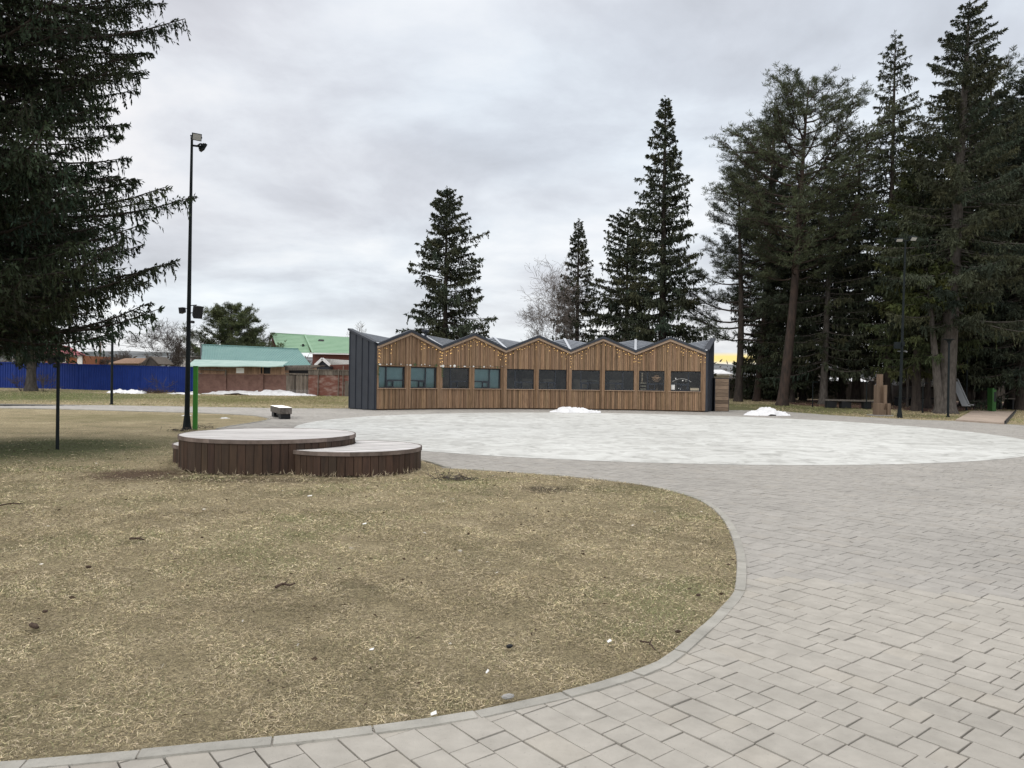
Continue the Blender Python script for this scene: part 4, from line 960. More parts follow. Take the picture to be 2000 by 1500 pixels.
p = G(381, 839); t = thing('marker_post', 'square bright green post behind the large wooden podium', 'post', p)
hh = (839 - 716) / F * p[1]; m = MB(); m.box((p[0], p[1], hh / 2), (.125, .10, hh), .15); m.build('post', 'green', t, bevel=.006); m = MB(); m.box((p[0], p[1], hh + .01), (.135, .11, .02), .15); m.build('post_cap', 'green', t)

p = G(112, 878); hh = (878 - 702) / F * p[1]; t = thing('spotlight_post', 'thin black post with a small spotlight head, nearest post on the left lawn', 'post light', p)
m = MB(); m.tube([(p[0], p[1], -.02), (p[0], p[1], hh)], [.036, .032], 10); m.build('post', 'post', t)
m = MB(); boxy(m, (p[0] - .13, p[1], hh - .03), (.15, .13, .17), R_(215), R_(-15), .8); m.bar((p[0] - .12, p[1], hh - .0), (p[0] + .02, p[1], hh - .02), .05); m.tube([(p[0] - .02, p[1], hh - .14), (p[0] - .08, p[1] - .05, hh - .13)], .045, 8); m.build('spotlight', 'black', t, bevel=.01)
m = MB(); m.box((p[0] + .005, p[1], hh + .02), (.13, .11, .05)); m.build('sensor', 'post', t)

def lamp_post(label, u, v, vt, r, head, group='slim black posts'):
    p = G(u, v); h = (v - vt) / F * p[1]; t = thing('lamp_post', label, 'lamp post', p, group); z0 = p[2]
    m = MB(); m.tube([(p[0], p[1], z0 - .05), (p[0] + .0 * h, p[1], z0 + h)], [r, r * .85], 10); m.tube([(p[0], p[1], z0 - .05), (p[0], p[1], z0 + .05)], r * 1.6, 10); m.build('pole', 'post', t)
    if head == 'dish':
        m = MB(); m.tube([(p[0], p[1], z0 + h - .18), (p[0], p[1], z0 + h - .04), (p[0], p[1], z0 + h + .02), (p[0], p[1], z0 + h + .05)], [r * 1.2, .12, .26, .26], 16); m.build('lamp_head', 'post', t)
    if head == 'bar':
        m = MB(); m.box((p[0] + .12, p[1], z0 + h), (.38, .12, .05)); m.build('lamp_head', 'post', t)
    return t
lamp_post('plain slim black pole between the path and the blue fence on the left', 218, 790, 636, .07, None)
lamp_post('slim black lamp post with a dish shaped head right of the thick pale-footed spruce trunk', 1851.5, 814.5, 664, .062, 'dish')
lamp_post('slim black lamp post with a dish shaped head beside the lower end of the slide', 1887.5, 801, 685, .05, 'dish')
lamp_post('short thin black post with a flat bar head left of the thick pale-footed spruce trunk', 1802, 805.5, 748, .034, 'bar')
lamp_post('short thin black post in front of the left end of the long black bench', 1587, 794, 746, .034, 'bar')
lamp_post('short thin black post in front of the right end of the long black bench', 1692, 799, 741, .04, 'bar')

# ------------------------------------------------------------------ benches, sculpture, cabinet
def block_bench():
    a = G(547.5, 819)[:2]; b = G(568.5, 818.6)[:2]; c = G(529.5, 813)[:2]; t = thing('bench', 'weathered block bench of thick timber on a black plinth beside the white plaza', 'bench', (*a, 0))
    ex = (b - a) / np.linalg.norm(b - a); ey = (c - a); Ly = np.linalg.norm(ey); ey = ey / Ly; W_ = np.linalg.norm(b - a)
    q = lambda s, u_, z: (*(a + ex * s + ey * u_), z)
    def hx(m, s0, s1, u0, u1, z0, z1, c_=1): m.hexa([q(s0, u0, z0), q(s1, u0, z0), q(s1, u1, z0), q(s0, u1, z0), q(s0, u0, z1), q(s1, u0, z1), q(s1, u1, z1), q(s0, u1, z1)], c_)
    m = MB(); hx(m, .02, W_ - .02, .03, .62, .0, .20); m.build('leg', 'black', t); m = MB(); hx(m, .02, W_ - .02, Ly - .65, Ly - .03, .0, .20); m.build('leg', 'black', t)
    m = MB(); hx(m, .10, W_ - .10, .62, Ly - .65, .08, .19); m.build('plinth_rail', 'black', t)
    m = MB(); n = 2
    for k in range(n): hx(m, -.03 + (W_ + .06) * k / n + .004, -.03 + (W_ + .06) * (k + 1) / n - .004, -.03, Ly + .03, .20, .445, 1 + .25 * (k % 2))
    m.build('seat', 'bench_wood', t, bevel=.01)
    m = MB(); hx(m, -.035, W_ + .035, -.033, Ly + .033, .446, .452, 2.3); m.build('seat_top', 'podium_deck', t)
block_bench()
def long_bench():
    a = on(1612, 49.5); b = on(1706, 48.5); z = a[2]; t = thing('bench', 'long black slab bench under the dark spruces, left of the wooden block sculpture', 'bench', a)
    m = MB(); m.bar((a[0], a[1], z + .50), (b[0], b[1], b[2] + .50), .55, .10); m.build('seat', 'bench_wood', t)
    for f in (.12, .42, .86):
        p = a + (b - a) * f; m = MB(); m.box((p[0], p[1], p[2] + .22), (.62 if f < .5 else .45, .45, .46)); m.build('leg', 'black', t)
long_bench()
def long_bench2():
    a = on(1750, 53); b = on(1822, 53); t = thing('bench', 'long low black bench behind the right floodlight mast', 'bench', a)
    m = MB(); m.bar((a[0], a[1], a[2] + .55), (b[0], b[1], b[2] + .55), .5, .1); m.build('seat', 'black', t)
    for f in (.05, .45, .8):
        p = a + (b - a) * f; m = MB(); m.box((p[0], p[1], p[2] + .25), (.3, .4, .5)); m.build('leg', 'concrete' if f > .7 else 'black', t)
long_bench2()
def sculpture():
    d = G(1718, 812)[1]; x = lambda u: (u - 1000) / F * d; zz = lambda v: (812 - v) / F * d
    t = thing('block_sculpture', 'stepped sculpture of upright timber blocks on the right lawn', 'sculpture', on(1718, d))
    for (u0, u1, vt, dy, w, c) in ((1703, 1718, 787, -.30, .4, .95), (1709, 1716, 752, -.02, .34, .85), (1716, 1724.5, 731, .12, .3, 1.05), (1722, 1728.5, 752, -.1, .32, 1.15), (1725, 1732, 787.5, -.30, .36, 1.0), (1717.5, 1724, 800, -.36, .2, .9)):
        m = MB(); cx = (x(u0) + x(u1)) / 2; h = zz(vt); m.box((cx, d + dy, h / 2), (x(u1) - x(u0) - .012, w, h), 0, c); m.build('timber_block', 'sculpture_wood', t, bevel=.012)
    m = MB(); m.box((x(1718), d - .1, .03), (1.0, .9, .06)); m.build('plinth', 'concrete', t)
sculpture()
def cabinet():
    p = G(1409.5, 803.3); d = p[1]; w = 26.5 / F * d; h = (803.3 - 739) / F * d; t = thing('plank_cabinet', 'tall narrow cabinet of horizontal planks right of the pavilion', 'cabinet', p)
    m = MB(); rng = random.Random(8); n = 9
    for k in range(n):
        z0, z1 = .02 + (h - .02) * k / n, .02 + (h - .02) * (k + 1) / n; m.box((p[0], p[1] + .4, (z0 + z1) / 2), (w, .8, z1 - z0 - .012), 0, rng.uniform(.75, 1.15) * (.7 if k == 2 else 1))
    m.build('planks', 'box_wood', t)
    m = MB()
    for sx in (-1, 1): m.box((p[0] + sx * (w / 2 + .012), p[1] + .4, h / 2), (.022, .84, h + .01))
    m.box((p[0], p[1] + .4, h + .015), (w + .05, .84, .03)); m.build('corner_frame', 'anthracite', t)
cabinet()

# ------------------------------------------------------------------ playground in the wood
def slide():
    a = on(1857, 47.5); b = on(1888, 46.0); t = thing('slide', 'shiny metal playground slide descending to the right under the spruces', 'slide', b)
    A = np.array([a[0], a[1], a[2] + 1.95]); A2 = A + [.25, -.05, -.1]; B = np.array([b[0], b[1], b[2] + .35]); m = MB()
    m.bar(A2, B, .5, .03); m.build('chute', 'steel', t)
    for s in (-.25, .25):
        m = MB(); m.tube([A + [0, s, .12], A2 + [.0, s, .14], (A2 + B) / 2 + [0, s, .10], B + [0, s, .12], B + [.3, s, .08]], .045, 6); m.build('side_rail', 'steel', t)
    m = MB()
    for k, (sx, sy) in enumerate(((-.5, -.35), (-.5, .35), (0, -.35), (0, .35))): m.tube([(A[0] + sx, A[1] + sy, a[2] - .02), (A[0] + sx, A[1] + sy, A[2] + .7)], .05, 8)
    m.box((A[0] - .25, A[1], A[2] - .03), (.62, .8, .06)); m.build('tower', 'black', t)
slide()
def swing():
    a = on(1776, 52); b = on(1790, 51); t = thing('swing_frame', 'timber swing frame with one upright and one slanting pole behind the right mast', 'swing', a)
    m = MB(); m.tube([a + [-.12, 0, -.02], a + [-.1, 0, 2.6]], .095, 8); m.build('pole', 'pale_bark', t)
    m = MB(); m.tube([b + [.42, 0, -.02], b + [-.45, .2, 2.5]], .085, 8); m.build('pole', 'fence_wood', t)
    m = MB(); m.bar(a + [-.1, 0, 2.55], b + [-.45, .2, 2.45], .12); m.build('top_beam', 'fence_wood', t)
swing()
def info_post():
    d = 47.5; p = on(1938, d); t = thing('information_post', 'bright green upright information post at the far end of the boardwalk', 'post', p); h = 42 / F * d + .1
    m = MB(); m.box((p[0] - .09, d, p[2] + h / 2), (.10, .5, h)); m.build('side_panel', 'green_in_shade', t); m = MB(); m.box((p[0] + .05, d, p[2] + h / 2 - .05), (.16, .42, h - .1)); m.build('body', 'green_in_shade', t); m = MB(); m.box((p[0] + .05, d - .213, p[2] + h * .62), (.13, .01, h * .42)); m.build('notice_panel', 'black', t)
info_post()
def picnic():
    p = on(1962, 50); t = thing('picnic_table', 'low dark picnic table under the trees right of the green information post', 'table', p)
    m = MB(); m.box((p[0], p[1], p[2] + .72), (1.0, .7, .06)); m.build('table_top', 'bench_wood', t)
    for s in (-.4, .4): m = MB(); m.box((p[0] + s, p[1], p[2] + .35), (.08, .6, .7)); m.build('leg', 'black', t)
picnic()
def hut(label, u, d, w, h, wallm, roofm, snow=True, name='small_hut'):
    p = on(u, d); t = thing(name, label, 'hut', p); z = p[2]
    m = MB(); m.box((p[0], d, z + h / 2), (w, 2.2, h)); m.build('wall', wallm, t); m = MB()
    for s in (-1, 1): m.slab([(p[0] - w * .58, d + s * 1.4, z + h - .05), (p[0] + w * .58, d + s * 1.4, z + h - .05), (p[0] + w * .58, d, z + h + .6), (p[0] - w * .58, d, z + h + .6)][::s], .06)
    m.build('roof', roofm, t)
hut('dark playhouse with a pale roof seen through the swing poles', 1800, 58, 1.8, 1.35, 'fence_wood', 'pale_wall')
hut('dark timber hut behind the thick pale-footed spruce trunk', 1822, 60, 2.2, 1.5, 'brick_dark', 'concrete')
hut('pale roofed kiosk behind the right floodlight mast', 1760, 62, 2.6, 1.35, 'pale_wall', 'snow')

# ------------------------------------------------------------------ fences
def board_fence(label, pts, h, mtl, seed, w=.14):
    rng = random.Random(seed); a0 = np.array(pts[0]); t = thing('wooden_fence', label, 'fence', a0); m = MB(); rl = MB(); pm = []
    for a, b in zip(pts, pts[1:]):
        a, b = np.array(a), np.array(b); L = np.linalg.norm((b - a)[:2]); d = (b - a) / L; n = int(L / w); an = math.atan2(d[1], d[0])
        for k in range(n):
            p = a + d * (k + .5) * w; hh = h * rng.uniform(.93, 1.04); m.box((p[0], p[1], p[2] + hh / 2), (w - .012, .025, hh), an + rng.uniform(-.02, .02), rng.uniform(.55, 1.35))
        for z in (.4, h - .35): rl.bar(a + [0, .04, z], b + [0, .04, z], .05, .09)
    m.build('boards', mtl, t); rl.build('rail', mtl, t); return t
board_fence('long weathered plank fence running behind the pines and spruces on the right', [on(1383, 66), on(1560, 67), on(1760, 67), on(2080, 66)], 1.75, 'fence_wood', 3)
def blue_fence():
    d = 62.5; t = thing('metal_fence', 'long bright blue corrugated metal fence on the left behind the lawn', 'fence', on(0, d)); n = 0
    x0 = on(-90, d); x1 = on(378, d); L = x1[0] - x0[0]; k = 0; w = 2.6; npan = int(L / w); hfun = lambda x: 2.13 + .03 * math.sin(x * .9)
    for k in range(npan + 1):
        a = x0[0] + k * w; b = min(a + w, x1[0]); za, zb = terr(a, d), terr(b, d); dy = .02 * (k % 2); m = MB(); sh = random.Random(k).uniform(.88, 1.1)
        if b - a < .3: continue
        m.corr((a, d - dy, za + hfun(k)), (b + .06, d - dy, zb + hfun(k + .1)), (b + .06, d - dy, zb - .05), (a, d - dy, za - .05), 13, .035, sh); m.build('sheet_panel', 'blue', t)
    m = MB(); m.bar((x0[0], d - .05, terr(x0[0], d) + 2.14), (x1[0], d - .05, terr(x1[0], d) + 2.14), .05, .03); m.build('top_rail', 'blue', t)
blue_fence()

# ------------------------------------------------------------------ houses and sheds on the left
def stepped_roof(m, A, B, C, D, rows, lip=.035):            # metal tile courses: A-B ridge, D-C eave
    A, B, C, D = map(Vector, (A, B, C, D)); n = (B - A).cross(D - A).normalized()
    if n.z < 0: n = -n
    for k in range(rows):
        t0, t1 = k / rows, (k + 1) / rows; a, b, c, d = A.lerp(D, t0), B.lerp(C, t0), B.lerp(C, t1), A.lerp(D, t1)
        m.hexa([d + n * 0, c + n * 0, b - n * .02, a - n * .02, d + n * lip, c + n * lip, b, a])
dW = 60.5                                                  # the brick yard wall
def yard():
    z0 = terr(-20, dW); px = lambda u: (u - 1000) / F * dW
    pz = lambda v, u=530, d=dW: CAMH + (horizon(u) - v) / F * d
    # brick wall with timber upper band: open fronted shed
    t = thing('brick_shed', 'long low brick shed with a timber band and sagging pale green awning roof', 'shed', (px(470), dW, z0))
    m = MB(); x0, x1 = px(383), px(559); wy = lambda x: 0
    m.box(((x0 + x1) / 2, dW + 1.5, z0 + (pz(732) - z0) / 2 - .1), (x1 - x0, 3, pz(732) - z0 + .2)); m.build('brick_wall', 'brick', t)
    for u, w in ((440, 5), (510, 10)):
        m = MB(); m.box((px(u), dW - .05, z0 + (pz(731) - z0) / 2 - .1), (w / F * dW, .14, pz(731) - z0 + .2), 0); m.build('pier', 'brick', t)
    m = MB(); rng = random.Random(2); k = 0; x = px(385)
    while x < px(556):
        u = 1000 + x / dW * F
        if not (508 < u < 527): m.box((x + .07, dW - .01, (pz(731) + pz(716)) / 2), (.128, .03, pz(716) - pz(731)), 0, rng.uniform(.7, 1.2))
        x += .14
    m.build('timber_band', 'warm_wood', t)
    m = MB(); m.box((px(517), dW + .10, (pz(730) + pz(716)) / 2), (px(527) - px(508), .1, pz(716) - pz(730))); m.build('opening', 'black', t)
    m = MB(); m.box((px(513.5), dW - .02, (pz(730) + pz(716)) / 2), (.10, .05, pz(716) - pz(730)), 0, 1); m.build('opening_post', 'warm_wood', t)
    m = MB(); m.box((px(469), dW - .035, (pz(729.5) + pz(719.5)) / 2), (15 / F * dW, .012, .42)); m.build('notice_board', 'white', t)
    m = MB(); m.bar((px(387), dW - .2, pz(723)), (px(444), dW - .2, pz(724.5)), .1, .1); m.bar((px(443), dW - .18, pz(724)), (px(440), dW - .05, pz(738)), .1, .1); m.build('bracket', 'old_wood', t)
    m = MB(); n = 14; a = []; b = []
    for k in range(n + 1):
        s = k / n; u = 372 + (557 - 372) * s; sag = .5 * math.sin(s * 7) + .6 * math.sin(s * 17)
        a.append((px(u) * 1.03, dW + 2.6, pz(702 + 4 * s, u, dW + 2.6))); b.append((px(u), dW - .75, pz(714.2 + 1.3 * s - 3.0 * max(0, s - .9) * 10 * .5 + sag * .6, u, dW - .75)))
    vs = a + b + [(x, y, z - .07) for x, y, z in b]; fs = [(k, n + 1 + k, n + 2 + k, k + 1) for k in range(n)] + [(n + 1 + k, 2 * n + 2 + k, 2 * n + 3 + k, n + 2 + k) for k in range(n)]
    m.add(vs, fs); m.build('awning_roof', 'awning', t)
    # teal roofed shed behind
    t = thing('teal_roof_shed', 'large shed with a long teal corrugated roof behind the low brick shed', 'shed', on(500, 69))
    m = MB(); m.corr(P(393.5, 673, 73), P(582, 681.5, 73), P(612, 718.5, 66), P(393.5, 708, 66), 62, .06); m.build('roof', 'teal_roof', t)
    m = MB(); m.quad(P(393.5, 673, 73), P(582, 681.5, 73), P(605, 712, 80), P(393, 705, 80)); m.build('roof', 'teal_roof', t)
    m = MB(); a, b = P(394, 715, 66.4), P(608, 720, 66.4); m.box(((a[0] + b[0]) / 2, 73, a[2] / 2), (b[0] - a[0], 13, a[2])); m.build('wall', 'warm_wood', t)
    m = MB(); m.bar(P(393, 672.6, 73), P(582.5, 681.2, 73), .25, .08); m.build('ridge_cap', 'teal_roof', t)
    m = MB(); m.bar(P(392.6, 674, 72.6), P(392.6, 712, 66), .12, .2); m.build('barge_board', 'black', t)
    # green tiled house
    t = thing('green_roof_house', 'red brick house with a light green tiled roof behind the teal roofed shed', 'house', on(620, 82))
    m = MB(); stepped_roof(m, P(531, 651, 88), P(596, 654.5, 88), P(606, 689, 82), P(546, 689, 82), 13); m.build('roof', 'green_roof', t, smooth=False)
    m = MB(); stepped_roof(m, P(595, 654, 87.6), P(760, 664, 87.6), P(760, 692, 81), P(611, 689, 81), 13); m.build('roof', 'green_roof', t)
    m = MB(); stepped_roof(m, P(531, 651, 88), P(760, 664, 88), P(762, 694, 95), P(529, 686, 95), 6); m.build('roof', 'green_roof', t)
    m = MB(); m.bar(P(595, 653.6, 87.7), P(611.5, 689.5, 81), .2, .12); m.bar(P(530.5, 650.8, 88.1), P(546.5, 689.3, 81.9), .16, .14); m.bar(P(530.5, 650.5, 88), P(762, 664, 87.8), .2, .1); m.build('ridge_cap', 'green_roof', t)
    m = MB(); a, b = P(611, 690.5, 81.6), P(760, 692, 81.6); m.box(((a[0] + b[0]) / 2, 87.5, a[2] / 2), (b[0] - a[0], 12, a[2] - .1)); m.build('brick_wall', 'brick_dark', t)
    a = P(548, 690, 83); m.__init__(); q0, q1, q2 = P(533, 690, 90), P(548.5, 690, 82.6), P(533.5, 656, 87.8); m.slab([q1, q0, q2], .2); m.build('gable_wall', 'brick_dark', t)
    m = MB(); m.bar(P(529.8, 652, 88.4), P(522, 690, 93), .16, .3); m.build('barge_board', 'old_wood', t)
    m = MB(); m.bar(P(604, 690.3, 80.9), P(760, 693.2, 80.9), .12, .12); m.build('gutter', 'white', t)
    m = MB(); q = P(625, 668, 85.0); m.slab([q + [-.35, 0, -.1], q + [.35, 0, -.12], q + [.3, .6, .32], q + [-.3, .6, .34]], .1); m.build('skylight', 'black', t)
    m = MB(); q = P(592, 678, 84); m.box(q, (.2, .2, .7)); m.bar(q + [-.3, 0, .2], q + [.2, 0, .2], .05); m.build('roof_vent', 'black', t)
    # white gabled outbuilding
    t = thing('gabled_outbuilding', 'small dark outbuilding with a white edged gable in front of the green roofed house', 'shed', on(632, 66))
    pe, l, r = P(629.5, 700.5, 64.5), P(615.5, 713.5, 64.5), P(645, 713.5, 64.5)
    m = MB(); m.bar(l, pe, .2, .22); m.bar(pe, r, .2, .22); m.build('barge_board', 'white', t)
    m = MB(); m.slab([l + [.05, .2, -.1], r + [-.05, .2, -.1], pe + [0, .2, -.1]], .1); m.box(((l[0] + r[0]) / 2, 66, l[2] / 2), (r[0] - l[0] - .2, 2.6, l[2] - .1)); m.build('wall', 'anthracite', t)
    m = MB(); m.corr(pe + [0, .1, 0.02], P(690, 704, 65.2), P(690, 711, 63.6), r + [-.1, .1, .04], 16, .03); m.build('roof', 'concrete', t)
    m = MB(); q = P(668, 716, 66); m.box((q[0], 66.6, q[2] - .2), (3.2, 1.5, 1.1)); m.build('lean_to', 'brick_dark', t)
    # timber gate
    rng = random.Random(6); t = thing('yard_gate', 'weathered grey timber gate between the two brick walls', 'gate', (px(580), dW, z0)); m = MB(); x = px(559)
    for k in range(11):
        w = (px(602) - px(559)) / 11; h = pz(728 if 2 < k < 9 else 732) - z0; m.box((x + w / 2, dW - .02, z0 + h / 2 - .02), (w - .03, .05, h), 0, rng.uniform(.5, 1.5)); x += w
    m.build('boards', 'old_wood', t); m = MB(); m.bar((px(558), dW - .07, pz(729.5)), (px(602), dW - .07, pz(730)), .06, .12); m.build('lintel', 'old_wood', t)
    m = MB()
    for k in range(3): m.bar((px(546), dW + .5 + k * .3, pz(721 - k * 3)), (px(604 + 12 * (k == 2)), dW + .5 + k * .3, pz(720 - k * 3.5)), .12, .16, .8 + .25 * k)
    m.build('roof_planks', 'old_wood', t)
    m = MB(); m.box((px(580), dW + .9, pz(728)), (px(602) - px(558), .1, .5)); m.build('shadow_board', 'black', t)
    # brick wall with planks on the right
    t = thing('brick_yard_wall', 'old whitewashed brick yard wall topped with grey planks left of the pavilion', 'wall', (px(650), dW, z0)); x0, x1 = px(602), px(735)
    m = MB(); m.box(((x0 + x1) / 2, dW + .2, z0 + (pz(726) - z0) / 2), (x1 - x0, .4, pz(726) - z0)); m.build('brick_wall', 'brick_old', t)
    m = MB(); x = x0
    while x < x1:
        w = rng.uniform(.12, .2); h = (pz(721) - pz(731)) * rng.uniform(.95, 1.08); m.box((x + w / 2, dW - .04, pz(731) + h / 2), (w - .01, .03, h), 0, rng.uniform(.7, 1.4)); x += w
    m.bar((x0, dW - .08, pz(721)), (x1, dW - .08, pz(721.5)), .05, .07); m.build('planks', 'old_wood', t)
    for u in (621.5, 661, 670):
        m = MB(); m.bar((px(u), dW - .09, z0 - .02), (px(u) + .03, dW - .09, pz(719 if u != 670 else 713)), .075, .06, 1.2); m.build('post', 'old_wood', t)
    m = MB(); m.box((px(680), dW - .09, z0 + .6), (.5, .03, 1.25), 0, .9); m.build('plank_door', 'old_wood', t)
    t = thing('plank_stack', 'loose grey planks lying on the shed roofs beside the gate', 'planks', (px(612), dW + 1.2, pz(714))); m = MB()
    m.bar((px(600), dW + 1.2, pz(717)), (px(620), dW + 1.0, pz(713)), .4, .10); m.bar((px(604), dW + 1.3, pz(715)), (px(626), dW + 1.1, pz(712.5)), .3, .08, .8); m.build('plank', 'old_wood', t)
mat('brick_old', (0.17, 0.072, 0.055), 0.9, (0.34, 0.26, 0.23), 1.6, bump=.4, bscale=12, lo=.45, hi=.75, stretch=(1, 1, 2))
yard()

def left_house():
    t = thing('red_roof_house', 'orange brick house with a red metal roof behind the blue fence', 'house', on(120, 84))
    m = MB(); a, b = P(86, 711, 80), P(163, 711, 80); zt = P(120, 694, 80)[2]; m.box(((a[0] + b[0]) / 2, 85, zt / 2), (b[0] - a[0], 10, zt)); m.build('brick_wall', 'orange_brick', t)
    m = MB(); m.corr(P(134, 677, 86), P(100, 671, 86), P(70, 694, 79.4), P(168, 694, 79.4), 30, .05); m.corr(P(134, 677, 86), P(134.5, 677, 86), P(150, 693, 92), P(168, 694.3, 79.4), 12, .04); m.build('roof', 'red_roof', t)
    m = MB(); m.bar(P(97, 686, 78), P(152, 699, 78), .15, .12); m.bar(P(97, 688, 77.9), P(97, 710, 77.9), .12); m.build('porch_roof', 'old_wood', t)
    for u in (117, 125):
        m = MB(); q = P(u, 702, 79.9); m.box(q, (.38, .1, .7)); w = m.build('window', 'white', t); m = MB(); m.box(q + [0, -.03, 0], (.28, .1, .6)); m.build('pane', 'black', w)
    m = MB(); q = P(156, 704, 79.8); m.box(q, (.5, .15, .9)); m.build('wall_niche', 'white', t)
    t = thing('timber_shed', 'weathered timber shed with a steep plank gable behind the blue fence', 'shed', on(292, 68)); q = P(293, 697, 66); l, r = P(272, 716, 66), P(307, 712, 66)
    m = MB(); m.slab([l + [0, 0, -.6], r + [0, 0, -.6], r, q, l], .1); m.build('gable_wall', 'fence_wood', t); m = MB(); m.slab([q, l + [-.2, 0, -.1], l + [-.2, 3, -.1], q + [0, 3, 0]], .08); m.slab([q + [0, 3, 0], r + [.1, 3, 0], r + [.1, 0, 0], q], .08)
    for k in range(5): m.bar(q + [-.08 - .17 * k, -.08, -.16 * k - .05], l + [.5 - .2 * k, -.08, .1 - .05 * k], .06)
    m.build('roof', 'old_wood', t)
    t = thing('long_low_shed', 'long low rust brown shed roof showing above the blue fence', 'shed', on(240, 72)); a, b = P(212, 705, 70), P(272, 705, 70)
    m = MB(); m.slab([a + [0, 0, -.2], b + [0, 0, -.2], b + [0, 3, .35], a + [0, 3, .35]], .1); m.build('roof', 'warm_wood', t); m = MB(); m.box(((a[0] + b[0]) / 2, 71.5, a[2] / 2 - .1), (b[0] - a[0], 2.6, a[2] - .2)); m.build('wall', 'old_wood', t)
    t = thing('white_outbuilding', 'small white outbuilding left of the tall lamp mast behind the blue fence', 'shed', on(356, 80)); a = P(357, 712, 80); m = MB(); m.box((a[0], 81, a[2] / 2 + .4), (1.8, 2, a[2] + .8)); m.build('wall', 'pale_wall', t); m = MB(); m.box((a[0], 81, a[2] + .9), (2.2, 2.6, .15)); m.build('roof', 'concrete', t)
    # utility poles and wires
    p = on(195, 92); t = thing('utility_pole', 'old wooden utility pole above the red roofed house', 'utility pole', p); m = MB(); zt = P(195, 668, 92)[2]; m.tube([p, (p[0], p[1], zt)], [.16, .12], 8); m.build('pole', 'old_wood', t); m = MB(); m.bar((p[0] - .6, p[1], zt - .3), (p[0] + .6, p[1], zt - .3), .1); m.build('crossarm', 'old_wood', t)
    for k, (lab, pts) in enumerate([('upper overhead wire crossing behind the tall lamp mast', [(180, 640), (260, 651), (400, 661), (560, 668)]), ('lower overhead wire sagging from the utility pole towards the lamp mast', [(195, 670), (260, 677), (350, 683), (420, 686)])]):
        m = MB(); m.tube([P(u, v, 88) for u, v in pts], .018, 4); tag(m.build('overhead_wire', 'black', origin=P(*pts[0], 88)), lab, 'wire', 'overhead wires')
left_house()
def right_houses():
    def house(label, uA, uB, vtop, veave, vbot, d, wall, roof, name='snow_roof_house'):
        t = thing(name, label, 'house', on((uA + uB) / 2, d)); a, b = P(uA, veave, d), P(uB, veave, d); zr = P(uA, vtop, d)[2]
        m = MB(); m.box(((a[0] + b[0]) / 2, d + 4, a[2] / 2), (b[0] - a[0] - .6, 7.4, a[2])); m.build('wall', wall, t)
        m = MB(); m.slab([a, b, (b[0], d + 4, zr), (a[0], d + 4, zr)], .15); m.slab([(a[0], d + 4, zr), (b[0], d + 4, zr), b + [0, 8, 0], a + [0, 8, 0]], .15); m.build('roof', roof, t)
        m = MB(); m.slab([(b[0] - .3, d + .1, a[2]), (b[0] - .3, d + 7.9, a[2]), (b[0] - .3, d + 4, zr - .1)], .1); m.slab([(a[0] + .3, d + .1, a[2]), (a[0] + .3, d + 7.9, a[2]), (a[0] + .3, d + 4, zr - .1)], .1); m.build('gable_wall', wall, t)
        return t
    house('white house with a snow covered roof right behind the plank cabinet', 1375, 1432, 720, 730, 760, 74, 'pale_wall', 'snow')
    house('dark barn with a snow covered roof behind the long plank fence', 1640, 1712, 737, 752, 770, 80, 'fence_wood', 'snow')
    house('low grey barn roof behind the plank fence between the pine trunks', 1535, 1625, 751, 757, 775, 78, 'fence_wood', 'concrete', 'grey_barn')
right_houses()

# far hills
def hills():
    rng = np.random.default_rng(2); rows = []
    for j, (d, hf) in enumerate(((260, 0), (420, .35), (600, .85), (760, 1.0), (1000, .4))):
        for i in range(90):
            x = -900 + i * 1800 / 89; a = x / d; h = 20 - 4.5 * math.tanh(x / 120) + 3 * math.sin(x * .0042 + 1) + 3 * math.sin(x * .013) + rng.normal(0, .5); rows.append((x, d, -1 + h * hf))
    v = np.array(rows); idx = np.arange(5 * 90).reshape(5, 90); f = np.stack([idx[:-1, :-1], idx[:-1, 1:], idx[1:, 1:], idx[1:, :-1]], -1).reshape(-1, 4)
    tag(np_mesh('hills', v, f, 'hill', smooth=True), kind='structure')
mat('hill', (0.055, 0.062, 0.06), .95, (0.30, 0.31, 0.33), .035, lo=.42, hi=.85, detail=9)
hills()
def far_trees():
    """distant woodland band on the hill foot: reads as one mass"""
    rng = np.random.default_rng(8); n = 2600; x = rng.uniform(-330, 330, n); y = rng.uniform(190, 330, n); h = rng.uniform(3, 8, n); p = np.stack([x, y, np.full(n, .2)], 1)
    p2 = np.repeat(p, 10, 0); p2[:, 2] += np.tile(np.linspace(.1, .95, 10), n) * np.repeat(h, 10); d = rng.normal(0, 1, p2.shape); d[:, 2] = np.abs(d[:, 2]); d = unit(d)
    v, f = kites(p2, d, rng.uniform(.8, 2.2, len(p2)), rng.uniform(.2, .6, len(p2)), rng); tag(np_mesh('far_woodland', v, f, 'twig'), 'far grey leafless woodland at the foot of the hills', None, None, 'stuff')
far_trees()

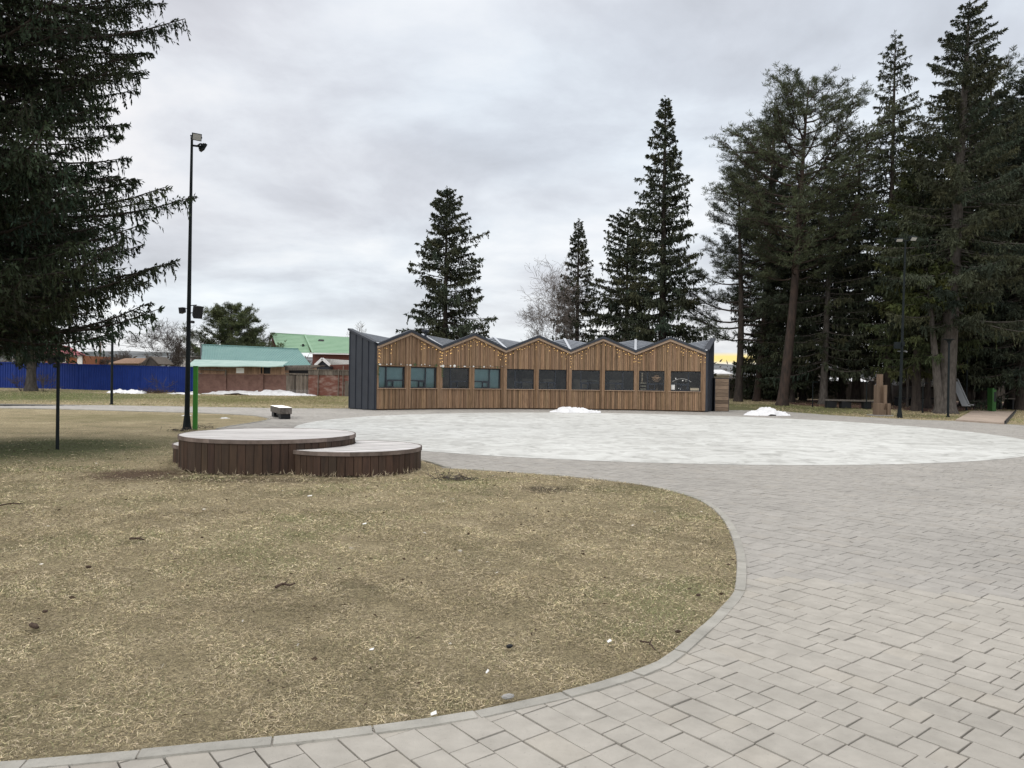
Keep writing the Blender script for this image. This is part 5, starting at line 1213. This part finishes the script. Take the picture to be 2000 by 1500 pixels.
# ------------------------------------------------------------------ snow heaps, brush, litter
def snow(label, u0, u1, v, h, dpx, seed, group='snow heaps'):
    rng = np.random.default_rng(seed); c = G((u0 + u1) / 2, v); d = c[1]; w = (u1 - u0) / F * d / 2; dp = dpx; n, mm = 46, 22; ph = rng.uniform(0, 6, 8)
    vs = []; 
    for i in range(mm + 1):
        for j in range(n + 1):
            a = j / n * 2 - 1; b = i / mm * 2 - 1; lump = .74 + .15 * math.sin(a * 4 + ph[0]) + .12 * math.sin(a * 9 + b * 4 + ph[1]) + .10 * math.sin(a * 21 + ph[2] + b * 9) + .05 * math.sin(a * 47 + b * 23)
            ed = 1 - (a * a * (1 + .15 * math.sin(b * 5 + ph[3])) + b * b * (1 + .2 * math.sin(a * 7 + ph[4]))); z = h * max(ed, -.06) ** .75 * lump if ed > 0 else -.05
            x, y = c[0] + a * w, d + b * dp; vs.append((x, y, terr(x, y) + z - .02 + rng.normal(0, h * .045) * (ed > 0)))
    idx = np.arange((mm + 1) * (n + 1)).reshape(mm + 1, n + 1); f = np.stack([idx[:-1, :-1], idx[:-1, 1:], idx[1:, 1:], idx[1:, :-1]], -1).reshape(-1, 4)
    tag(np_mesh('snow_heap', np.array(vs), f, 'snow', smooth=True, origin=(c[0], c[1], terr(c[0], c[1]))), label, 'snow', group)
snow('small snow heap against the front of the pavilion', 1073, 1173, 805.5, .34, .45, 1)
snow('melting snow heap on the paving right of the plank cabinet', 1450, 1542, 811, .44, .55, 2)
snow('long snow bank along the foot of the low brick shed', 366, 650, 770.5, .62, 1.4, 3)
snow('thin strip of snow in front of the whitewashed brick yard wall', 600, 735, 769, .24, .8, 4)
snow('rounded snow patch at the foot of the blue fence', 210, 286, 767, .36, .8, 5)
snow('flat sliver of snow between the brush heap and the tall lamp mast', 325, 392, 769, .12, .5, 6)
snow('tiny snow remnant on the lawn behind the tall lamp mast', 355, 374, 811.5, .05, .3, 7)
snow('thin snow remnant right of the green post', 428, 450, 816.5, .05, .25, 8)
def brush(label, u, v, w, h, seed, mtl='twig', n=120, cat='brush', name='brush_heap'):
    rng = np.random.default_rng(seed); c = G(u, v); a = rng.normal(0, 1, (n, 3)) * [w * .45, w * .22, 0]; p = c + a; p[:, 2] = c[2] + np.abs(rng.normal(0, h * .35, n)); d = rng.normal(0, 1, (n, 3)); d[:, 2] *= .45; d = unit(d); L = rng.uniform(.3, .9, n)[:, None] * w * .35
    p1 = p + d * L; p1[:, 2] = np.maximum(p1[:, 2], c[2] + .0); v_, f = segs_mesh(p, p1, np.full(n, .008 * w + .002), np.full(n, .003), 3); return tag(np_mesh(name, v_, f, mtl, origin=c), label, cat)
brush('dark heap of cut brush on the snow at the foot of the blue fence', 302, 768, 1.7, .45, 1, n=260, mtl='cone')
brush('little heap of twigs and scraps on the grass right of the wooden podium', 888, 937, .42, .12, 2, n=150)
brush('clump of dead stalks at the foot of the green post', 394, 836, .5, .16, 3, n=70)
brush('clump of dead stalks at the foot of the tall lamp mast', 354, 842, .6, .14, 4, n=80)
def bits():
    rng = np.random.default_rng(12)
    def blob(label, u, v, L, w, name, mtl, cat, rot):
        c = G(u, v, 0.03); bm = bmesh.new(); bmesh.ops.create_icosphere(bm, subdivisions=3, radius=1)
        for q in bm.verts: q.co = Vector((q.co.x * L / 2 * (1 + .08 * math.sin(q.co.y * 9)), q.co.y * w / 2, q.co.z * w / 2.4)) * float(rng.uniform(.86, 1.1))
        me = bpy.data.meshes.new(name); bm.to_mesh(me); bm.free(); o = link_mesh(name, me, mtl, origin=c); o.rotation_euler.z = rot; tag(o, label, cat)
    blob('thick dark piece of bark lying on the grass at the lower left', 66, 1222, .115, .036, 'bark_piece', 'cone', 'bark', -.6)
    blob('single dark clod on the grass above the piece of bark', 88, 1194, .035, .022, 'soil_clod', 'cone', 'clod', .2)
    blob('black fir cone in the grass near the lowest kerb curve', 995, 1262, .04, .028, 'fir_cone', 'black', 'cone', .2)
    blob('dark clod in the grass close to the kerb bend', 1324, 1233, .04, .022, 'soil_clod', 'cone', 'clod', .1)
    blob('dark clod lying on the grass in the left middle of the lawn', 173, 1107, .045, .028, 'soil_clod', 'cone', 'clod', .4)
    blob('flat grey stone in the grass against the kerb', 992, 1360, .065, .03, 'stone', 'concrete', 'stone', .3)
    blob('small brown cone in the grass below the kerb bend', 1364, 1162, .04, .025, 'fir_cone', 'cone', 'cone', .3)
    def stick(label, pts, r, mtl='cone', name='stick', cat='stick'):
        P_ = [G(u, v, .03) for u, v in pts]; m = MB(); m.tube([p + [0, 0, .012 * (k % 2)] for k, p in enumerate(P_)], [r * (1 - .6 * k / len(P_)) for k in range(len(P_))], 6); m.tube([P_[1], P_[1] + [.03, .05, .03]], [r * .6, .002], 5); tag(m.build(name, mtl, origin=P_[0]), label, cat)
    stick('broken forked stick on the grass in the middle of the lawn', [(538, 1147), (552, 1143), (566, 1143), (577, 1142)], .011)
    stick('short dark stick on the grass below the bare earth patch', [(254, 1052), (268, 1053.5), (282, 1054)], .012)
    stick('long thin stick on the grass at the left edge of the lawn', [(0, 987), (20, 985), (45, 984)], .010)
    stick('thin dark twig on the grass beside the kerb bend', [(1250, 1252), (1268, 1259), (1280, 1270)], .006, name='twig', cat='twig')
    def scrap(label, u, v, L, w, rot):
        c = G(u, v, .045); m = MB(); ca, sa = math.cos(rot), math.sin(rot); q = [(-L / 2, -w / 2, 0), (L / 2, -w / 2, .01), (L / 2 * .9, w / 2, .025), (-L / 2, w / 2 * .8, .008)]; L *= 1; m.slab([(c[0] + .55 * (x * ca - y * sa), c[1] + .55 * (x * sa + y * ca), c[2] - .02 + z * .6) for x, y, z in q], .003); tag(m.build('paper_scrap', 'paper', origin=c), label, 'paper scrap', 'white paper scraps on the lawn')
    for a in (('white scrap of paper below the left end of the lower podium', 605, 966, .11, .03, .1), ('white scrap of paper on the open grass below the twig heap', 712, 1020, .075, .03, .4), ('white scrap of paper near the lowest kerb curve left of the fir cone', 726, 1263, .05, .022, -.4), ('white scrap of paper close to the kerb bend', 1190, 1247, .05, .028, .5), ('white paper strip by the kerb in the lower middle', 952, 1306, .045, .015, 1.0), ('crumpled white scrap right at the kerb', 847, 1387, .05, .03, .2)): scrap(*a)
    # fine litter: needles, chips and straws, one mass
    n = 2600; x = rng.uniform(-14, 4.5, n); y = 2.6 + 13 * rng.random(n) ** 1.4; ok = in_poly(LAWN_A, x, y); x, y = x[ok], y[ok]; n = len(x); p = np.stack([x, y, rng.uniform(.012, .035, n)], 1); d = rng.normal(0, 1, (n, 3)); d[:, 2] *= .15
    L = rng.uniform(.015, .055, n); v, f = kites(p, unit(d), L, L * rng.uniform(.15, .5, n), rng); w = rng.random(n); col = np.where((w < .07)[:, None], [.70, .66, .58], np.where((w < .6)[:, None], [.07, .05, .035], [.45, .38, .26])); tag(np_mesh('litter', v, f, 'plain', col=np.repeat(col, 4, 0)), 'scattered wood chips and small dead leaves on the lawn', None, None, 'stuff')
mat('plain', (1, 1, 1), .9, attr=True, spec=.1)
bits()

# ------------------------------------------------------------------ grass
def noise2(x, y, s, seed):
    rng = np.random.default_rng(seed); o = np.zeros_like(x)
    for k in range(7):
        a = rng.uniform(0, 6.28); fq = s * rng.uniform(.5, 2.2); o += np.sin((x * math.cos(a) + y * math.sin(a)) * fq + rng.uniform(0, 6.28))
    return o / 7 ** .5
def grass():
    rng = np.random.default_rng(5); X, Y = [], []
    for (y0, y1, dens) in ((2.6, 4.2, 13000), (4.2, 6.2, 9500), (6.2, 9, 5200), (9, 13, 2200), (13, 18.5, 700), (18.5, 27, 90), (27, 37, 40)):
        xa, xb = -.95 * y1 - 1, min(.36 * y1, 4.6); n = int((xb - xa) * (y1 - y0) * dens); x = rng.uniform(xa, xb, n); y = rng.uniform(y0, y1, n); ok = (np.abs(x) < y * .95 + 1) & in_poly(LAWN_A, x, y)
        for c, r in ((BIGC, BIGR), ((-2.82, 13.22), 1.22), ((-5.42, 14.35), 1.03)): ok &= np.hypot(x - c[0], y - c[1]) > r - .03
        X.append(x[ok]); Y.append(y[ok])
    x = np.concatenate(X); y = np.concatenate(Y); n = len(x)
    nz = noise2(x, y, 1.6, 1); nz2 = noise2(x, y, 6.0, 2); nz3 = noise2(x, y, 14.0, 3)
    bald = (nz2 * .6 + nz3 * .6 + rng.normal(0, .5, n)) < -.95; keepm = ~bald; x, y, nz, nz2, nz3 = [a[keepm] for a in (x, y, nz, nz2, nz3)]; n = len(x)
    sc = np.clip(y / 5.0, .75, 2.6); L = (.010 + .036 * rng.random(n) ** 1.6) * (.72 + .3 * sc); w = rng.uniform(.0011, .0024, n) * sc
    an = rng.uniform(0, 6.283, n); h = np.stack([np.cos(an), np.sin(an), np.zeros(n)], 1); green = (nz * .55 + nz2 * .35 + rng.normal(0, .6, n)) > .72
    lift = np.where(green, rng.uniform(.2, .8, n), rng.uniform(.02, .4, n)); p0 = np.stack([x, y, np.full(n, -.004) + np.where(green, 0, rng.uniform(0, .018, n))], 1)
    m = p0 + h * (L * .5)[:, None] + np.array([0, 0, 1.]) * (L * lift * .75)[:, None]; b = rng.normal(0, .35, n); h2 = np.stack([np.cos(an + b), np.sin(an + b), np.zeros(n)], 1)
    t = m + h2 * (L * .55)[:, None] + np.array([0, 0, 1.]) * (L * (lift * .35 - .12))[:, None]; t[:, 2] = np.maximum(t[:, 2], .002)
    s = np.stack([-h[:, 1], h[:, 0], rng.normal(0, .4, n)], 1) * (w / 2)[:, None]
    v = np.stack([p0 - s, p0 + s, m + s * .9, m - s * .9, t + s * .15, t - s * .15], 1).reshape(-1, 3); bb = np.arange(n)[:, None] * 6
    f = np.concatenate([bb + np.array([[0, 1, 2, 3]]), bb + np.array([[3, 2, 4, 5]])])
    br = (.14 + 1.12 * rng.random(n) ** 1.25) * (1 + .17 * nz + .18 * nz2 + .16 * nz3); col = np.stack([br, br * rng.uniform(.95, 1.03, n), br * rng.uniform(.82, 1.05, n)], 1)
    g = rng.uniform(.22, .62, n); col[green] = np.stack([g * .80, g * .98, g * .70], 1)[green]
    # blades under the big spruce are greener, and darkened to paint its shade; worn ground by the podium has less straw
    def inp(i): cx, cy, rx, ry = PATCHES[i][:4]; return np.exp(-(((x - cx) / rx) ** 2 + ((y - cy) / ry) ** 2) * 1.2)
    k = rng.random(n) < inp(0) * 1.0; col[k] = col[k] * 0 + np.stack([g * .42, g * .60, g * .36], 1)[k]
    e = np.clip(inp(2) + inp(3) * .8 + inp(4), 0, .92); drop = rng.random(n) < e
    ff = np.repeat(~drop, 1); keepf = np.concatenate([ff, ff]); f = f[keepf]
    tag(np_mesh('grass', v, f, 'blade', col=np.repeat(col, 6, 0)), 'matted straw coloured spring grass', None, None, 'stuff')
    # ragged tufts along the podium foot
    n = 420; an = rng.uniform(math.pi * 1.05, math.pi * 1.98, n); who = rng.random(n) < .5
    cx = np.where(who, BIGC[0], -2.82); cy = np.where(who, BIGC[1], 13.22); rr = np.where(who, BIGR, 1.22) + rng.uniform(.0, .06, n)
    p = np.stack([cx + rr * np.cos(an), cy + rr * np.sin(an), np.zeros(n)], 1); out = ~((np.hypot(p[:, 0] - BIGC[0], p[:, 1] - BIGC[1]) < BIGR - .01) | (np.hypot(p[:, 0] + 2.82, p[:, 1] - 13.22) < 1.21)); p = p[out]; n = len(p)
    d = rng.normal(0, .6, (n, 3)); d[:, 2] = rng.uniform(.2, 1.0, n); v, f = kites(p, unit(d), rng.uniform(.05, .15, n), np.full(n, .007), rng, .5); c = rng.uniform(.4, 1.0, n)[:, None] * np.ones(3)
    tag(np_mesh('grass_tufts', v, f, 'blade', col=np.repeat(c, 4, 0)), 'dry grass tufts along the foot of the wooden podiums', None, None, 'stuff')
    # sparse blades on the lawns farther away
    n = 90000; x = rng.uniform(-48, 42, n); y = rng.uniform(33, 62, n); ok = np.zeros(n, bool)
    for L_ in (LAWN_B, LAWN_C, LAWN_D): ok |= in_poly(L_, x, y)
    ok |= (y > 49.8) & ((x < -5) | (x > 14)); x, y = x[ok], y[ok]; n = len(x); z = np.array([max(terr(a, b) - .03, -.006) for a, b in zip(x, y)]); p = np.stack([x, y, z], 1)
    d = rng.normal(0, 1, (n, 3)); d[:, 2] = np.abs(d[:, 2]) * .5; v, f = kites(p, unit(d), rng.uniform(.06, .14, n), rng.uniform(.012, .026, n), rng, .5); nzz = noise2(x, y, .5, 4); gq = (nzz + rng.normal(0, .5, n)) > .1
    c = rng.uniform(.5, 1.1, n)[:, None] * np.where(gq[:, None], [.42, .52, .30], [.85, .83, .75]); tag(np_mesh('grass', v, f, 'blade', col=np.repeat(c, 4, 0)), 'short dull grass on the lawns beyond the plaza', None, None, 'stuff')
grass()

# ------------------------------------------------------------------ sky, sun, camera
SUN_EL, SUN_AZ = R_(38), R_(215)       # behind the camera's left shoulder, wholly diffused by cloud
w = bpy.data.worlds.new('World'); scene.world = w; w.use_nodes = True; nt = w.node_tree; nt.nodes.clear(); L = nt.links
out = N(nt, 'ShaderNodeOutputWorld'); bg = N(nt, 'ShaderNodeBackground'); bg.inputs[1].default_value = .1; L.new(bg.outputs[0], out.inputs[0])
sky = N(nt, 'ShaderNodeTexSky', sky_type='NISHITA', sun_disc=False, sun_elevation=SUN_EL, sun_rotation=SUN_AZ)
tc = N(nt, 'ShaderNodeTexCoord'); sx = N(nt, 'ShaderNodeSeparateXYZ'); L.new(tc.outputs['Generated'], sx.inputs[0])
zc = N(nt, 'ShaderNodeMath', operation='MAXIMUM'); L.new(sx.outputs['Z'], zc.inputs[0]); zc.inputs[1].default_value = 0.0
za = N(nt, 'ShaderNodeMath', operation='ADD'); L.new(zc.outputs[0], za.inputs[0]); za.inputs[1].default_value = .22
dv = N(nt, 'ShaderNodeVectorMath', operation='DIVIDE'); cb_ = N(nt, 'ShaderNodeCombineXYZ')
for k in range(3): L.new(za.outputs[0], cb_.inputs[k])
L.new(tc.outputs['Generated'], dv.inputs[0]); L.new(cb_.outputs[0], dv.inputs[1])
mp = N(nt, 'ShaderNodeMapping'); mp.inputs['Scale'].default_value = (1.0, 1.0, 0.0); mp.inputs['Location'].default_value = (3.3, 1.2, 0); L.new(dv.outputs[0], mp.inputs[0])
n1 = N(nt, 'ShaderNodeTexNoise', Scale=1.5, Detail=8.0, Roughness=.56, Distortion=.2); L.new(mp.outputs[0], n1.inputs['Vector'])
r1 = ramp(nt, [(.32, (5.8, 5.85, 6.15)), (.43, (6.8, 6.9, 7.25)), (.53, (8.0, 8.2, 8.5)), (.66, (9.4, 9.4, 9.4))]); L.new(n1.outputs[0], r1.inputs[0])
n2 = N(nt, 'ShaderNodeTexNoise', Scale=.55, Detail=3.0); L.new(mp.outputs[0], n2.inputs['Vector'])
r2 = ramp(nt, [(.38, (1.0, .985, .985)), (.62, (.96, 1.0, 1.03))]); L.new(n2.outputs[0], r2.inputs[0])
mx = N(nt, 'ShaderNodeMix', data_type='RGBA', blend_type='MULTIPLY'); mx.inputs[0].default_value = 1; L.new(r1.outputs[0], mx.inputs[6]); L.new(r2.outputs[0], mx.inputs[7])
# overcast: brighter towards the zenith and in the low gap of clear sky at the horizon
rz = ramp(nt, [(0.0, (1.14, 1.13, 1.10)), (.06, (1.08, 1.08, 1.07)), (.16, (1.0, 1.0, 1.0)), (.45, (1.02, 1.02, 1.03)), (.8, (1.9, 1.84, 1.76)), (1.0, (2.4, 2.3, 2.15))]); L.new(sx.outputs['Z'], rz.inputs[0])
m2 = N(nt, 'ShaderNodeMix', data_type='RGBA', blend_type='MULTIPLY'); m2.inputs[0].default_value = 1; L.new(mx.outputs[2], m2.inputs[6]); L.new(rz.outputs[0], m2.inputs[7])
m3 = N(nt, 'ShaderNodeMix', data_type='RGBA'); m3.inputs[0].default_value = .9; L.new(sky.outputs[0], m3.inputs[6]); L.new(m2.outputs[2], m3.inputs[7])
# sunset glow low in the gap under the cloud, to the right of the pavilion
gd = Vector((.29, 1, .034)).normalized(); sb = N(nt, 'ShaderNodeVectorMath', operation='SUBTRACT'); L.new(tc.outputs['Generated'], sb.inputs[0]); sb.inputs[1].default_value = gd
ms = N(nt, 'ShaderNodeVectorMath', operation='MULTIPLY'); L.new(sb.outputs[0], ms.inputs[0]); ms.inputs[1].default_value = (9.0, 9.0, 120.0)
ln = N(nt, 'ShaderNodeVectorMath', operation='LENGTH'); L.new(ms.outputs[0], ln.inputs[0]); rg = ramp(nt, [(.35, (1, 1, 1)), (1.0, (0, 0, 0))]); L.new(ln.outputs['Value'], rg.inputs[0])
m4 = N(nt, 'ShaderNodeMix', data_type='RGBA'); L.new(rg.outputs[0], m4.inputs[0]); L.new(m3.outputs[2], m4.inputs[6]); m4.inputs[7].default_value = (10.0, 8.0, 3.2, 1)
L.new(m4.outputs[2], bg.inputs[0])
sun = bpy.data.lights.new('sun', 'SUN'); sun.energy = 1.0; sun.angle = R_(50); sun.color = (1, .94, .86)
so = bpy.data.objects.new('sun', sun); COL.objects.link(so); so.rotation_euler = (R_(90) - SUN_EL, 0, math.pi - SUN_AZ)
cam = bpy.data.cameras.new('camera'); co = bpy.data.objects.new('camera', cam); COL.objects.link(co); cam.sensor_width = 36; cam.sensor_fit = 'HORIZONTAL'; cam.lens = F / 2000 * 36; cam.clip_end = 3000; cam.clip_start = .1
from mathutils import Matrix
M = Matrix((( _r[0], _u[0], -_f[0], 0), (_r[1], _u[1], -_f[1], 0), (_r[2], _u[2], -_f[2], CAMH), (0, 0, 0, 1))); co.matrix_world = M
scene.camera = co
scene.view_settings.view_transform = 'Standard'; scene.view_settings.look = 'None'; scene.view_settings.exposure = 0.12; scene.view_settings.gamma = 1
scene.cycles.max_bounces = 6; scene.cycles.transparent_max_bounces = 8; scene.cycles.use_denoising = True
